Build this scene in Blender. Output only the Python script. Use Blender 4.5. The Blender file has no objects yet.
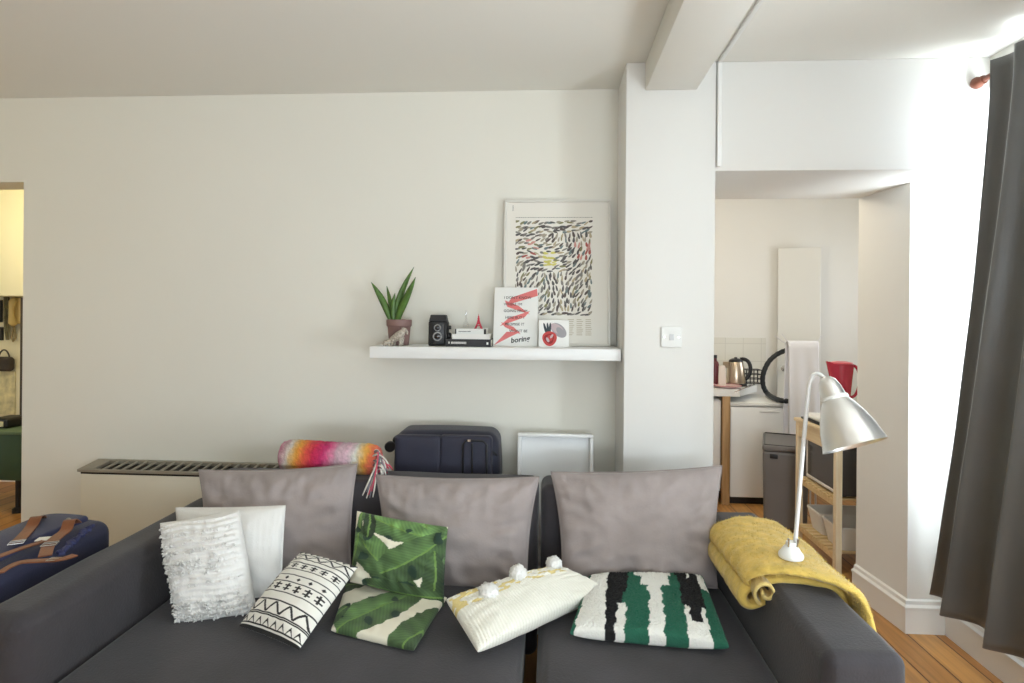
import bpy, bmesh, math, random
from mathutils import Vector, Matrix, noise, Euler

sc = bpy.context.scene
COL = sc.collection
PI = math.pi
rnd = random.Random(7)

# ------------------------------------------------------------------ camera
F = 594.0                       # focal length in pixels of the 1024 px wide frame
CX, CY = 512.0, 314.7           # principal point (shifted lens)
CAM = Vector((0.0, 0.0, 1.43))
ROT = Matrix.Rotation(math.radians(3.65), 3, 'Z') @ Matrix.Rotation(PI / 2, 3, 'X') @ Matrix.Rotation(0.0085, 3, 'Z')
cd = bpy.data.cameras.new('camera')
cd.sensor_width = 36.0
cd.lens = F / 1024 * 36.0
cd.shift_y = -(341.5 - CY) / 1024
cd.clip_start = 0.05
cam = bpy.data.objects.new('camera', cd)
cam.matrix_world = Matrix.Translation(CAM) @ ROT.to_4x4()
COL.objects.link(cam)
sc.camera = cam

# ------------------------------------------------------------------ view, world, lights
sc.view_settings.view_transform = 'Standard'
sc.view_settings.look = 'None'
sc.view_settings.gamma = 1.0
sc.view_settings.use_curve_mapping = False
sc.view_settings.exposure = 0.40

wd = bpy.data.worlds.new('sky')
sc.world = wd
wd.use_nodes = True
wn = wd.node_tree.nodes
wn['Background'].inputs[0].default_value = (0.80, 0.90, 1.0, 1)
wn['Background'].inputs[1].default_value = 1.2


def area(name, loc, direction, sx, sy, power, color):
    l = bpy.data.lights.new(name, 'AREA')
    l.shape = 'RECTANGLE'
    l.size, l.size_y = sx, sy
    l.energy = power
    l.color = color
    o = bpy.data.objects.new(name, l)
    o.location = loc
    o.rotation_euler = Vector(direction).to_track_quat('-Z', 'Y').to_euler()
    COL.objects.link(o)
    return o


DAY = (0.78, 0.90, 1.0)
WARM = (1.0, 0.80, 0.52)
area('daylight_right_window', (2.12, 1.55, 1.50), (-1, 0, 0.28), 1.8, 2.3, 84, DAY)
area('daylight_rear_window', (1.0, -2.35, 1.5), (0.0, 1, 0.0), 1.4, 1.5, 20, DAY)
# added fill lights at both windows, aimed up to brighten ceiling and beam
area('ceiling_fill_rear', (0.55, -2.25, 1.0), (0, 1, 1.9), 2.2, 0.8, 72, (0.82, 0.92, 1.0))
area('ceiling_fill_right', (2.08, 1.4, 0.9), (-1, 0, 1.5), 1.8, 0.7, 85, (0.84, 0.94, 1.0))
area('daylight_kitchen_window', (3.22, 4.3, 1.6), (-1, 0, 0), 1.0, 1.1, 13, (0.92, 0.96, 1.0))


def bulb(name, loc, power, color, r=0.06):
    l = bpy.data.lights.new(name, 'POINT')
    l.energy = power
    l.color = color
    l.shadow_soft_size = r
    o = bpy.data.objects.new(name, l)
    o.location = loc
    COL.objects.link(o)


bulb('hall_bulb', (-3.7, 3.55, 2.2), 13, (1.0, 0.87, 0.56))
bulb('kitchen_bulb', (0.9, 3.75, 2.25), 13, (1.0, 0.90, 0.72))
bulb('warm_fill_left', (-3.3, 1.3, 2.0), 4.5, (1.0, 0.80, 0.26), 0.12)  # added unseen fill that tints the left wall warm, not a lamp of the room

# ------------------------------------------------------------------ geometry helpers


def P(px, py, X=None, Y=None, Z=None):
    """point of the room seen at a photo pixel, on one of three planes"""
    d = ROT @ Vector(((px - CX) / F, -(py - CY) / F, -1.0))
    if Y is not None:
        t = (Y - CAM.y) / d.y
    elif Z is not None:
        t = (Z - CAM.z) / d.z
    else:
        t = (X - CAM.x) / d.x
    return CAM + d * t


WLOC = {}


def thing(name, label, cat, loc=(0, 0, 0), group=None):
    o = bpy.data.objects.new(name, None)
    o.empty_display_size = 0.05
    COL.objects.link(o)
    o.location = loc
    WLOC[o.name] = Vector(loc)
    tag(o, label, cat, group)
    return o


def tag(o, label, cat, group=None):
    o['label'] = label
    o['category'] = cat
    if group:
        o['group'] = group
    return o


def finish(bm, name, mat, loc, smooth=True, angle=40):
    if loc.length:
        bmesh.ops.translate(bm, verts=bm.verts, vec=-loc)
    bmesh.ops.recalc_face_normals(bm, faces=bm.faces)
    me = bpy.data.meshes.new(name)
    bm.to_mesh(me)
    bm.free()
    mats = mat if isinstance(mat, (list, tuple)) else [mat]
    for m in mats:
        me.materials.append(m)
    if smooth:
        me.shade_smooth()
        if angle:
            me.set_sharp_from_angle(angle=math.radians(angle))
    return me


def part(name, bm, mat, parent, smooth=True, angle=40, label=None):
    loc = WLOC[parent.name]
    o = bpy.data.objects.new(name, finish(bm, name, mat, loc, smooth, angle))
    COL.objects.link(o)
    o.parent = parent
    WLOC[o.name] = loc
    if label:
        o['label'] = label
    return o


def solo(name, bm, mat, label, cat, group=None, smooth=True, angle=40):
    zs = [v.co.z for v in bm.verts]
    c = sum((v.co for v in bm.verts), Vector()) / len(bm.verts)
    loc = Vector((c.x, c.y, min(zs)))
    o = bpy.data.objects.new(name, finish(bm, name, mat, loc, smooth, angle))
    o.location = loc
    WLOC[o.name] = loc
    COL.objects.link(o)
    return tag(o, label, cat, group)


def struct(name, bm, mat, smooth=False, parent=None, angle=40):
    if parent:
        return part(name, bm, mat, parent, smooth, angle)
    o = bpy.data.objects.new(name, finish(bm, name, mat, Vector(), smooth, angle))
    COL.objects.link(o)
    WLOC[o.name] = Vector()
    o['kind'] = 'structure'
    return o


def box(bm, x0, x1, y0, y1, z0, z1, bevel=0.0, seg=2, M=None, mi=0):
    vs = [bm.verts.new((x, y, z)) for z in (z0, z1) for (x, y) in ((x0, y0), (x1, y0), (x1, y1), (x0, y1))]
    q = [(3, 2, 1, 0), (4, 5, 6, 7), (0, 1, 5, 4), (1, 2, 6, 5), (2, 3, 7, 6), (3, 0, 4, 7)]
    fs = [bm.faces.new([vs[i] for i in f]) for f in q]
    for f in fs:
        f.material_index = mi
    if bevel:
        es = list({e for f in fs for e in f.edges})
        r = bmesh.ops.bevel(bm, geom=es, offset=bevel, segments=seg, profile=0.5, affect='EDGES')
        vs = list({v for f in r['faces'] for v in f.verts} | {v for v in vs if v.is_valid})
    if M is not None:
        bmesh.ops.transform(bm, matrix=M, verts=vs)
    return vs


def softbox(bm, c, half, r, n=(8, 8, 8), k=4, fn=None, M=None, mi=0):
    """rounded box, dense enough to be bent; fn deforms local points"""
    c = Vector(c)

    def axis(h, m):
        inner = [-(h - r) + 2 * (h - r) * i / m for i in range(m + 1)]
        e = [h - r + r * math.tan(PI / 4 * i / k) for i in range(1, k + 1)]
        return [-x for x in reversed(e)] + inner + e
    A = [axis(half[i], n[i]) for i in range(3)]
    cache = {}
    out = []

    def vert(p):
        key = tuple(round(x, 6) for x in p)
        if key in cache:
            return cache[key]
        q = Vector(p)
        inn = Vector([max(-(half[i] - r), min(half[i] - r, q[i])) for i in range(3)])
        d = q - inn
        if d.length > 1e-9:
            q = inn + d.normalized() * r
        if fn:
            q = fn(q)
        if M is not None:
            q = M @ q
        v = bm.verts.new(c + q)
        cache[key] = v
        out.append(v)
        return v
    for ax in range(3):
        b, d = (ax + 1) % 3, (ax + 2) % 3
        for s in (-1, 1):
            g = []
            for u in A[b]:
                row = []
                for w in A[d]:
                    p = [0, 0, 0]
                    p[ax] = s * half[ax]
                    p[b], p[d] = u, w
                    row.append(vert(p))
                g.append(row)
            for i in range(len(g) - 1):
                for j in range(len(g[0]) - 1):
                    f = bm.faces.new((g[i][j], g[i + 1][j], g[i + 1][j + 1], g[i][j + 1]))
                    f.material_index = mi
    return out


def tube(bm, pts, rad, seg=10, cap=True, mi=0, flat=1.0, closed=False):
    pts = [Vector(p) for p in pts]
    n = len(pts)
    rads = rad if isinstance(rad, (list, tuple)) else [rad] * n
    rings = []
    t0 = (pts[1] - pts[0]).normalized()
    up = Vector((0, 0, 1)) if abs(t0.z) < 0.9 else Vector((1, 0, 0))
    nrm = (up - t0 * up.dot(t0)).normalized()
    for i in range(n):
        if closed:
            t = (pts[(i + 1) % n] - pts[i - 1]).normalized()
        else:
            t = (pts[min(i + 1, n - 1)] - pts[max(i - 1, 0)]).normalized()
        nrm = (nrm - t * nrm.dot(t)).normalized()
        b = t.cross(nrm)
        rings.append([bm.verts.new(pts[i] + (nrm * math.cos(a) * flat + b * math.sin(a)) * rads[i])
                      for a in [2 * PI * j / seg for j in range(seg)]])
    m = n if closed else n - 1
    for i in range(m):
        r0, r1 = rings[i], rings[(i + 1) % n]
        for j in range(seg):
            f = bm.faces.new((r0[j], r0[(j + 1) % seg], r1[(j + 1) % seg], r1[j]))
            f.material_index = mi
    if cap and not closed:
        bm.faces.new(rings[0][::-1]).material_index = mi
        bm.faces.new(rings[-1]).material_index = mi


def lathe(bm, prof, M, seg=32, mi=0, close=False):
    """profile of (radius, height) turned about local z"""
    rings = []
    for r, z in prof:
        if r < 1e-6:
            rings.append([bm.verts.new(M @ Vector((0, 0, z)))])
        else:
            rings.append([bm.verts.new(M @ Vector((r * math.cos(2 * PI * j / seg), r * math.sin(2 * PI * j / seg), z))) for j in range(seg)])
    for a, b in zip(rings, rings[1:]):
        for j in range(seg):
            k = (j + 1) % seg
            q = [a[j % len(a)], a[k % len(a)], b[k % len(b)], b[j % len(b)]]
            q2 = []
            for v in q:
                if v not in q2:
                    q2.append(v)
            if len(q2) > 2:
                bm.faces.new(q2).material_index = mi


def prism(bm, poly, z0, z1, M=None, mi=0):
    M = M or Matrix()
    a = [bm.verts.new(M @ Vector((x, y, z0))) for x, y in poly]
    b = [bm.verts.new(M @ Vector((x, y, z1))) for x, y in poly]
    n = len(poly)
    bm.faces.new(a[::-1]).material_index = mi
    bm.faces.new(b).material_index = mi
    for i in range(n):
        bm.faces.new((a[i], a[(i + 1) % n], b[(i + 1) % n], b[i])).material_index = mi


def strip(bm, pts, width_dir, w, th, mi=0):
    """a flat strap along pts"""
    pts = [Vector(p) for p in pts]
    wd_ = Vector(width_dir).normalized()
    rings = []
    for i, p in enumerate(pts):
        t = (pts[min(i + 1, len(pts) - 1)] - pts[max(i - 1, 0)]).normalized()
        s = (wd_ - t * wd_.dot(t)).normalized()
        nn = t.cross(s)
        rings.append([bm.verts.new(p + s * a * w / 2 + nn * b * th / 2) for a, b in ((-1, -1), (1, -1), (1, 1), (-1, 1))])
    for a, b in zip(rings, rings[1:]):
        for j in range(4):
            bm.faces.new((a[j], a[(j + 1) % 4], b[(j + 1) % 4], b[j])).material_index = mi
    bm.faces.new(rings[0][::-1]).material_index = mi
    bm.faces.new(rings[-1]).material_index = mi


def frame_m(o, x, y):
    """matrix with origin o, x axis x, y axis y"""
    x = Vector(x).normalized()
    y = Vector(y)
    y = (y - x * y.dot(x)).normalized()
    z = x.cross(y)
    m = Matrix((x, y, z)).transposed().to_4x4()
    m.translation = o
    return m


def bez(p0, p1, p2, p3, n=12):
    p0, p1, p2, p3 = map(Vector, (p0, p1, p2, p3))
    r = []
    for i in range(n + 1):
        t = i / n
        r.append(p0 * (1 - t) ** 3 + p1 * 3 * t * (1 - t) ** 2 + p2 * 3 * t * t * (1 - t) + p3 * t ** 3)
    return r


# ------------------------------------------------------------------ materials


def lin(c):
    return tuple(((x / 255) / 12.92 if x <= 10 else ((x / 255 + 0.055) / 1.055) ** 2.4) for x in c)


def mat(name, rgb, rough=0.6, metal=0.0, bump=None, vary=None, sheen=0.0, spec=None, trans=0.0, coat=0.0, attr=False, alpha=1.0, sub=0.0):
    """rgb is the colour of the thing itself (sRGB); bump=(scale, strength); vary=(scale, amount)"""
    m = bpy.data.materials.new(name)
    m.use_nodes = True
    nt = m.node_tree
    b = nt.nodes['Principled BSDF']
    c = lin(rgb)
    b.inputs['Base Color'].default_value = (*c, 1)
    b.inputs['Roughness'].default_value = rough
    b.inputs['Metallic'].default_value = metal
    if spec is not None:
        b.inputs['Specular IOR Level'].default_value = spec
    if sheen:
        b.inputs['Sheen Weight'].default_value = sheen
        b.inputs['Sheen Roughness'].default_value = 0.45
    if trans:
        b.inputs['Transmission Weight'].default_value = trans
    if coat:
        b.inputs['Coat Weight'].default_value = coat
    if alpha < 1:
        b.inputs['Alpha'].default_value = alpha
    tc = nt.nodes.new('ShaderNodeTexCoord')
    src = None
    if attr:
        a = nt.nodes.new('ShaderNodeAttribute')
        a.attribute_name = 'Col'
        src = a.outputs['Color']
    if vary:
        nz = nt.nodes.new('ShaderNodeTexNoise')
        nz.inputs['Scale'].default_value = vary[0]
        nz.inputs['Detail'].default_value = 5
        nt.links.new(tc.outputs['Object'], nz.inputs['Vector'])
        mr = nt.nodes.new('ShaderNodeMapRange')
        mr.inputs[1].default_value, mr.inputs[2].default_value = 0.3, 0.7
        mr.inputs[3].default_value, mr.inputs[4].default_value = 1 - vary[1], 1 + vary[1]
        nt.links.new(nz.outputs['Fac'], mr.inputs[0])
        mx = nt.nodes.new('ShaderNodeVectorMath')
        mx.operation = 'SCALE'
        if src:
            nt.links.new(src, mx.inputs[0])
        else:
            mx.inputs[0].default_value = c
        nt.links.new(mr.outputs[0], mx.inputs['Scale'])
        src = mx.outputs[0]
    if src:
        nt.links.new(src, b.inputs['Base Color'])
    if bump:
        nz = nt.nodes.new('ShaderNodeTexNoise')
        nz.inputs['Scale'].default_value = bump[0]
        nz.inputs['Detail'].default_value = 4
        nt.links.new(tc.outputs['Object'], nz.inputs['Vector'])
        bp = nt.nodes.new('ShaderNodeBump')
        bp.inputs['Strength'].default_value = bump[1]
        bp.inputs['Distance'].default_value = 0.004
        nt.links.new(nz.outputs['Fac'], bp.inputs['Height'])
        nt.links.new(bp.outputs[0], b.inputs['Normal'])
    return m


def floor_mat():
    m = mat('floor_boards', (190, 140, 80), 0.38)
    nt = m.node_tree
    b = nt.nodes['Principled BSDF']
    tc = nt.nodes.new('ShaderNodeTexCoord')
    mp = nt.nodes.new('ShaderNodeMapping')
    mp.inputs['Rotation'].default_value = (0, 0, PI / 2)
    nt.links.new(tc.outputs['Object'], mp.inputs[0])
    br = nt.nodes.new('ShaderNodeTexBrick')
    br.inputs['Color1'].default_value = (*lin((205, 152, 88)), 1)
    br.inputs['Color2'].default_value = (*lin((178, 122, 66)), 1)
    br.inputs['Mortar'].default_value = (*lin((84, 52, 28)), 1)
    br.inputs['Scale'].default_value = 1.0
    br.inputs['Brick Width'].default_value = 2.2
    br.inputs['Row Height'].default_value = 0.125
    br.inputs['Mortar Size'].default_value = 0.0028
    br.offset = 0.37
    nt.links.new(mp.outputs[0], br.inputs['Vector'])
    mp2 = nt.nodes.new('ShaderNodeMapping')
    mp2.inputs['Scale'].default_value = (38, 2.2, 20)
    nt.links.new(tc.outputs['Object'], mp2.inputs[0])
    nz = nt.nodes.new('ShaderNodeTexNoise')
    nz.inputs['Scale'].default_value = 1.0
    nz.inputs['Detail'].default_value = 6
    nz.inputs['Distortion'].default_value = 0.6
    nt.links.new(mp2.outputs[0], nz.inputs['Vector'])
    mr = nt.nodes.new('ShaderNodeMapRange')
    mr.inputs[1].default_value, mr.inputs[2].default_value = 0.3, 0.7
    mr.inputs[3].default_value, mr.inputs[4].default_value = 0.72, 1.12
    nt.links.new(nz.outputs['Fac'], mr.inputs[0])
    mx = nt.nodes.new('ShaderNodeVectorMath')
    mx.operation = 'SCALE'
    nt.links.new(br.outputs['Color'], mx.inputs[0])
    nt.links.new(mr.outputs[0], mx.inputs['Scale'])
    nt.links.new(mx.outputs[0], b.inputs['Base Color'])
    bp = nt.nodes.new('ShaderNodeBump')
    bp.inputs['Strength'].default_value = 0.3
    bp.inputs['Distance'].default_value = 0.002
    nt.links.new(br.outputs['Fac'], bp.inputs['Height'])
    bp.invert = True
    nt.links.new(bp.outputs[0], b.inputs['Normal'])
    return m


def tile_mat():
    m = mat('wall_tiles', (228, 226, 218), 0.2)
    nt = m.node_tree
    b = nt.nodes['Principled BSDF']
    tc = nt.nodes.new('ShaderNodeTexCoord')
    mp = nt.nodes.new('ShaderNodeMapping')
    mp.inputs['Rotation'].default_value = (PI / 2, 0, 0)
    nt.links.new(tc.outputs['Object'], mp.inputs[0])
    br = nt.nodes.new('ShaderNodeTexBrick')
    br.offset = 0.0
    br.inputs['Color1'].default_value = (*lin((230, 228, 219)), 1)
    br.inputs['Color2'].default_value = (*lin((224, 221, 211)), 1)
    br.inputs['Mortar'].default_value = (*lin((214, 211, 202)), 1)
    br.inputs['Scale'].default_value = 1
    br.inputs['Brick Width'].default_value = 0.15
    br.inputs['Row Height'].default_value = 0.15
    br.inputs['Mortar Size'].default_value = 0.003
    nt.links.new(mp.outputs[0], br.inputs['Vector'])
    nt.links.new(br.outputs['Color'], b.inputs['Base Color'])
    return m


def wood_mat(name, a, b_, axis=2, rough=0.5):
    m = mat(name, a, rough)
    nt = m.node_tree
    b = nt.nodes['Principled BSDF']
    tc = nt.nodes.new('ShaderNodeTexCoord')
    mp = nt.nodes.new('ShaderNodeMapping')
    s = [60, 60, 60]
    s[axis] = 4
    mp.inputs['Scale'].default_value = s
    nt.links.new(tc.outputs['Object'], mp.inputs[0])
    nz = nt.nodes.new('ShaderNodeTexNoise')
    nz.inputs['Scale'].default_value = 1.0
    nz.inputs['Detail'].default_value = 4
    nt.links.new(mp.outputs[0], nz.inputs['Vector'])
    cr = nt.nodes.new('ShaderNodeValToRGB')
    cr.color_ramp.elements[0].position = 0.3
    cr.color_ramp.elements[1].position = 0.7
    cr.color_ramp.elements[0].color = (*lin(a), 1)
    cr.color_ramp.elements[1].color = (*lin(b_), 1)
    nt.links.new(nz.outputs['Fac'], cr.inputs[0])
    nt.links.new(cr.outputs[0], b.inputs['Base Color'])
    return m


def glass_pane_mat():
    m = bpy.data.materials.new('window_glass')
    m.use_nodes = True
    nt = m.node_tree
    nt.nodes.clear()
    out = nt.nodes.new('ShaderNodeOutputMaterial')
    mx = nt.nodes.new('ShaderNodeMixShader')
    mx.inputs[0].default_value = 0.06
    t = nt.nodes.new('ShaderNodeBsdfTransparent')
    g = nt.nodes.new('ShaderNodeBsdfGlossy')
    g.inputs['Roughness'].default_value = 0.02
    nt.links.new(t.outputs[0], mx.inputs[1])
    nt.links.new(g.outputs[0], mx.inputs[2])
    nt.links.new(mx.outputs[0], out.inputs[0])
    return m


M = {}
M['wall'] = mat('wall_paint', (232, 230, 225), 0.75, bump=(35, 0.06), vary=(1.3, 0.012))
M['ceil'] = mat('ceiling_paint', (236, 234, 226), 0.8, bump=(30, 0.05))
M['cream_wall'] = mat('cream_wall_paint', (236, 228, 198), 0.75, bump=(35, 0.06))
M['trim'] = mat('white_gloss_trim', (238, 237, 233), 0.35)
M['floor'] = floor_mat()
M['tile'] = tile_mat()
M['glass'] = glass_pane_mat()
M['sofa'] = mat('charcoal_suede', (55, 51, 54), 0.85, bump=(140, 0.25), vary=(5.5, 0.22), sheen=0.22)
M['sofa_leg'] = mat('sofa_leg_black', (30, 28, 28), 0.5)
M['mauve'] = mat('mauve_suede', (160, 149, 146), 0.85, bump=(150, 0.25), vary=(7, 0.13), sheen=0.25)
M['white_gloss'] = mat('white_lacquer', (240, 240, 238), 0.3)
M['white'] = mat('white_satin', (238, 238, 234), 0.5)
M['black'] = mat('black_plastic', (22, 22, 24), 0.4)
M['dark'] = mat('dark_recess', (38, 34, 30), 0.7)
M['chrome'] = mat('polished_steel', (205, 205, 205), 0.22, 1.0)
M['brushed'] = mat('brushed_aluminium', (226, 224, 220), 0.34, 0.85)
M['navy'] = mat('navy_canvas', (42, 44, 70), 0.8, bump=(300, 0.35), vary=(9, 0.12), sheen=0.15)
M['navy2'] = mat('navy_nylon', (40, 41, 58), 0.6, bump=(350, 0.3), vary=(9, 0.10), sheen=0.1)
M['leather'] = mat('tan_leather', (126, 74, 44), 0.5, bump=(160, 0.3), vary=(14, 0.2))
M['attr'] = mat('printed_cloth', (255, 255, 255), 0.85, attr=True, bump=(260, 0.25), sheen=0.1)
M['attr_wool'] = mat('dyed_wool', (255, 255, 255), 0.95, attr=True, bump=(180, 0.8), sheen=0.05)
M['white_cloth'] = mat('white_cotton', (236, 234, 230), 0.9, bump=(220, 0.4), sheen=0.1)
M['cream_knit'] = mat('cream_wool', (238, 232, 212), 0.9, bump=(200, 0.4), sheen=0.2)
M['mustard'] = mat('mustard_fleece', (222, 190, 98), 0.95, bump=(120, 1.0), vary=(26, 0.14), sheen=0.3)
M['curtain'] = mat('grey_satin_cloth', (102, 102, 100), 0.36, bump=(260, 0.15), vary=(4, 0.06), sheen=0.25)
M['copper'] = mat('copper_pole', (120, 70, 52), 0.45, 0.3)

# ------------------------------------------------------------------ the room shell
WALL_Y = 2.87        # back wall
PIL_Y = 2.57         # front of the pillar and of the lintel
COLM_Y = 2.82        # front of the right column
END_Y = 3.20         # far side of the thick wall
CEIL = 2.515
WX = 1.812            # window wall
LX = -2.688           # right edge of the doorway on the left
FRONT = -1.9

bm = bmesh.new(); box(bm, -5.4, 3.2, FRONT - 0.2, 5.3, -0.1, 0.0); struct('floor', bm, M['floor'])
bm = bmesh.new(); box(bm, -5.4, 3.2, FRONT - 0.2, 5.3, CEIL, CEIL + 0.1); struct('ceiling', bm, M['ceil'])
# back wall with the doorway on the left
bm = bmesh.new()
box(bm, LX, 0.75, WALL_Y, 3.05, 0, CEIL)
box(bm, -3.45, LX, WALL_Y, 3.05, 2.087, CEIL)
box(bm, -4.6, -3.45, WALL_Y, 3.05, 0, CEIL)
struct('wall_back', bm, mat('back_wall_paint', (233, 230, 219), 0.75, bump=(35, 0.06), vary=(1.3, 0.012)))
bm = bmesh.new(); box(bm, -4.5, -4.4, FRONT, WALL_Y, 0, CEIL); struct('wall_left', bm, M['wall'])
# front wall (behind the camera) with a wide window
bm = bmesh.new()
box(bm, -4.5, -0.7, FRONT - 0.15, FRONT, 0, CEIL)
box(bm, 1.7, 2.0, FRONT - 0.15, FRONT, 0, CEIL)
box(bm, -0.7, 1.7, FRONT - 0.15, FRONT, 0, 0.75)
box(bm, -0.7, 1.7, FRONT - 0.15, FRONT, 2.3, CEIL)
struct('wall_front', bm, M['wall'])


def window(name, axis, a0, a1, z0, z1, c, n):
    """sash frame with panes; axis 'x' faces along x at x=c, 'y' along y"""
    bm = bmesh.new()

    def b(u0, u1, w0, w1, d=0.05):
        if axis == 'x':
            box(bm, c, c + d, u0, u1, w0, w1, 0.006, 1)
        else:
            box(bm, u0, u1, c - d, c, w0, w1, 0.006, 1)
    t = 0.055
    b(a0, a1, z0, z0 + t); b(a0, a1, z1 - t, z1)
    for i in range(n + 1):
        u = a0 + (a1 - a0 - t) * i / n
        b(u, u + t, z0 + t, z1 - t)
    zm = (z0 + z1) / 2
    for i in range(n):
        b(a0 + (a1 - a0 - t) * i / n + t, a0 + (a1 - a0 - t) * (i + 1) / n, zm - 0.02, zm + 0.02)
    w = struct(name, bm, M['trim'])
    bm = bmesh.new()
    if axis == 'x':
        box(bm, c + 0.02, c + 0.026, a0 + t, a1 - t, z0 + t, z1 - t)
    else:
        box(bm, a0 + t, a1 - t, c - 0.026, c - 0.02, z0 + t, z1 - t)
    struct('pane', bm, M['glass'], parent=w)
    bm = bmesh.new()
    if axis == 'x':
        box(bm, c - 0.16, c, a0 - 0.03, a1 + 0.03, z0 - 0.03, z0 - 0.001, 0.006, 2)
    else:
        box(bm, a0 - 0.03, a1 + 0.03, c, c + 0.16, z0 - 0.03, z0 - 0.001, 0.006, 2)
    struct('window_sill', bm, M['trim'], parent=w)


# window wall on the right: a tall window with a deep reveal
W0, W1, WZ0, WZ1 = 0.35, COLM_Y, 0.42, 2.38
bm = bmesh.new()
box(bm, WX, WX + 0.25, FRONT, W0, 0, CEIL)
box(bm, WX, WX + 0.25, W0, W1, 0, WZ0)
box(bm, WX, WX + 0.25, W0, PIL_Y + 0.012, WZ1, CEIL)
struct('wall_right', bm, M['wall'])
window('window_1', 'x', W0, W1, WZ0, WZ1, WX + 0.19, 3)
window('window_2', 'y', -0.7, 1.7, 0.75, 2.3, FRONT - 0.09, 4)

# pillar, lintel, right column
bm = bmesh.new(); box(bm, 0.318, 0.697, PIL_Y, END_Y, 0, CEIL, 0.006, 2); struct('pillar', bm, M['wall'], True)
bm = bmesh.new(); box(bm, 0.697, WX + 0.25, PIL_Y + 0.012, END_Y, 2.05, CEIL, 0.004, 2); struct('lintel', bm, M['wall'], True)
bm = bmesh.new(); prism(bm, [(1.637, COLM_Y), (WX + 0.25, COLM_Y), (WX + 0.25, END_Y), (1.60, END_Y)], 0, 2.05); struct('column', bm, M['wall'])
bm = bmesh.new(); box(bm, 0.398, 0.615, FRONT, PIL_Y, 2.392, CEIL, 0.006, 2); struct('beam', bm, M['ceil'], True)
# surface conduit running down beside the pillar and across the ceiling
bm = bmesh.new()
box(bm, 0.700, 0.718, PIL_Y - 0.012, PIL_Y + 0.012, 2.065, CEIL, 0.004, 2)
box(bm, 0.700, 0.718, FRONT, PIL_Y, CEIL - 0.013, CEIL, 0.004, 2)
struct('trim_1', bm, M['trim'], True)


def skirting(name, pts, h=0.15, t=0.02):
    """moulded board along pts, room on the right-hand side of travel"""
    prof = [(0, 0), (t, 0), (t, h * 0.72), (t + 0.004, h * 0.74), (t + 0.004, h * 0.80), (t * 0.6, h * 0.86), (t * 0.5, h * 0.96), (0, h)]
    bm = bmesh.new()
    n = len(pts)
    rings = []
    for i, p in enumerate(pts):
        p = Vector((*p, 0))
        dirs = []
        if i > 0:
            dirs.append((p - Vector((*pts[i - 1], 0))).normalized())
        if i < n - 1:
            dirs.append((Vector((*pts[i + 1], 0)) - p).normalized())
        ns = [Vector((d.y, -d.x, 0)) for d in dirs]
        m = sum(ns, Vector()).normalized()
        m = m / m.dot(ns[0])
        rings.append([bm.verts.new(p + m * a + Vector((0, 0, z))) for a, z in prof])
    for a, b in zip(rings, rings[1:]):
        for j in range(len(prof) - 1):
            bm.faces.new((a[j], a[j + 1], b[j + 1], b[j]))
    bm.faces.new(rings[0]); bm.faces.new(rings[-1][::-1])
    struct(name, bm, M['trim'], True)


# travel with the room on the right-hand side
skirting('baseboard_right', [(1.60, END_Y), (1.637, COLM_Y), (WX, COLM_Y), (WX, FRONT)])
skirting('baseboard_back', [(LX, WALL_Y), (0.318, WALL_Y), (0.318, PIL_Y), (0.697, PIL_Y)])

# kitchen beyond the opening
bm = bmesh.new()
box(bm, -0.4, 3.1, 5.2, 5.3, 0, CEIL)
struct('wall_kitchen_back', bm, M['wall'])
bm = bmesh.new()
box(bm, 3.0, 3.1, END_Y, 3.8, 0, CEIL); box(bm, 3.0, 3.1, 4.8, 5.2, 0, CEIL)
box(bm, 3.0, 3.1, 3.8, 4.8, 0, 1.05); box(bm, 3.0, 3.1, 3.8, 4.8, 2.15, CEIL)
struct('wall_kitchen_right', bm, M['cream_wall'])
bm = bmesh.new(); box(bm, WX + 0.25, 3.1, 3.05, END_Y, 0, CEIL); struct('wall_kitchen_front', bm, M['wall'])
window('window_3', 'x', 3.8, 4.8, 1.05, 2.15, 3.03, 2)
bm = bmesh.new(); box(bm, -0.5, -0.4, 3.05, 5.3, 0, CEIL); struct('wall_kitchen_left', bm, M['wall'])
bm = bmesh.new(); box(bm, 0.2, 1.84, 5.188, 5.2, 0.86, 1.25); struct('trim_2', bm, M['tile'])
# open door leaf standing against the kitchen back wall
d0, d1 = Vector((1.93, 5.178, 0)), Vector((2.24, 5.08, 0))
MD = frame_m(d0, d1 - d0, (0, 0, 1))
L_ = (d1 - d0).length
bm = bmesh.new()
box(bm, 0, L_, 0.01, 2.01, -0.018, 0.018, 0.003, 1, M=MD)
dr = struct('door_1', bm, M['white'])
bm = bmesh.new()
lathe(bm, [(0, 0), (0.011, 0), (0.011, 0.03), (0.026, 0.045), (0.026, 0.06), (0, 0.068)], MD @ Matrix.Translation((0.05, 1.0, 0.018)), 16)
struct('door_knob', bm, M['chrome'], True, dr)

# hall beyond the doorway on the left
bm = bmesh.new(); box(bm, -5.3, -2.2, 4.7, 4.8, 0, CEIL); struct('wall_hall_back', bm, M['cream_wall'])
bm = bmesh.new(); box(bm, -2.3, -2.2, 3.05, 4.7, 0, CEIL); struct('wall_hall_right', bm, M['cream_wall'])
bm = bmesh.new(); box(bm, -5.3, -5.2, 3.05, 4.7, 0, CEIL); struct('wall_hall_left', bm, M['cream_wall'])
skirting('baseboard_hall', [(-5.2, 4.7), (-2.3, 4.7)], 0.12)
e = P(20.8, 400, Y=4.3)
bm = bmesh.new(); box(bm, e.x - 0.012, e.x + 0.028, 4.3, 4.345, 0, 1.53, 0.003, 1); struct('trim_3', bm, mat('dark_strip', (58, 44, 26), 0.5), True)  # narrow dark upright strip below the wall cupboard

# ------------------------------------------------------------------ soft goods helpers


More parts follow.
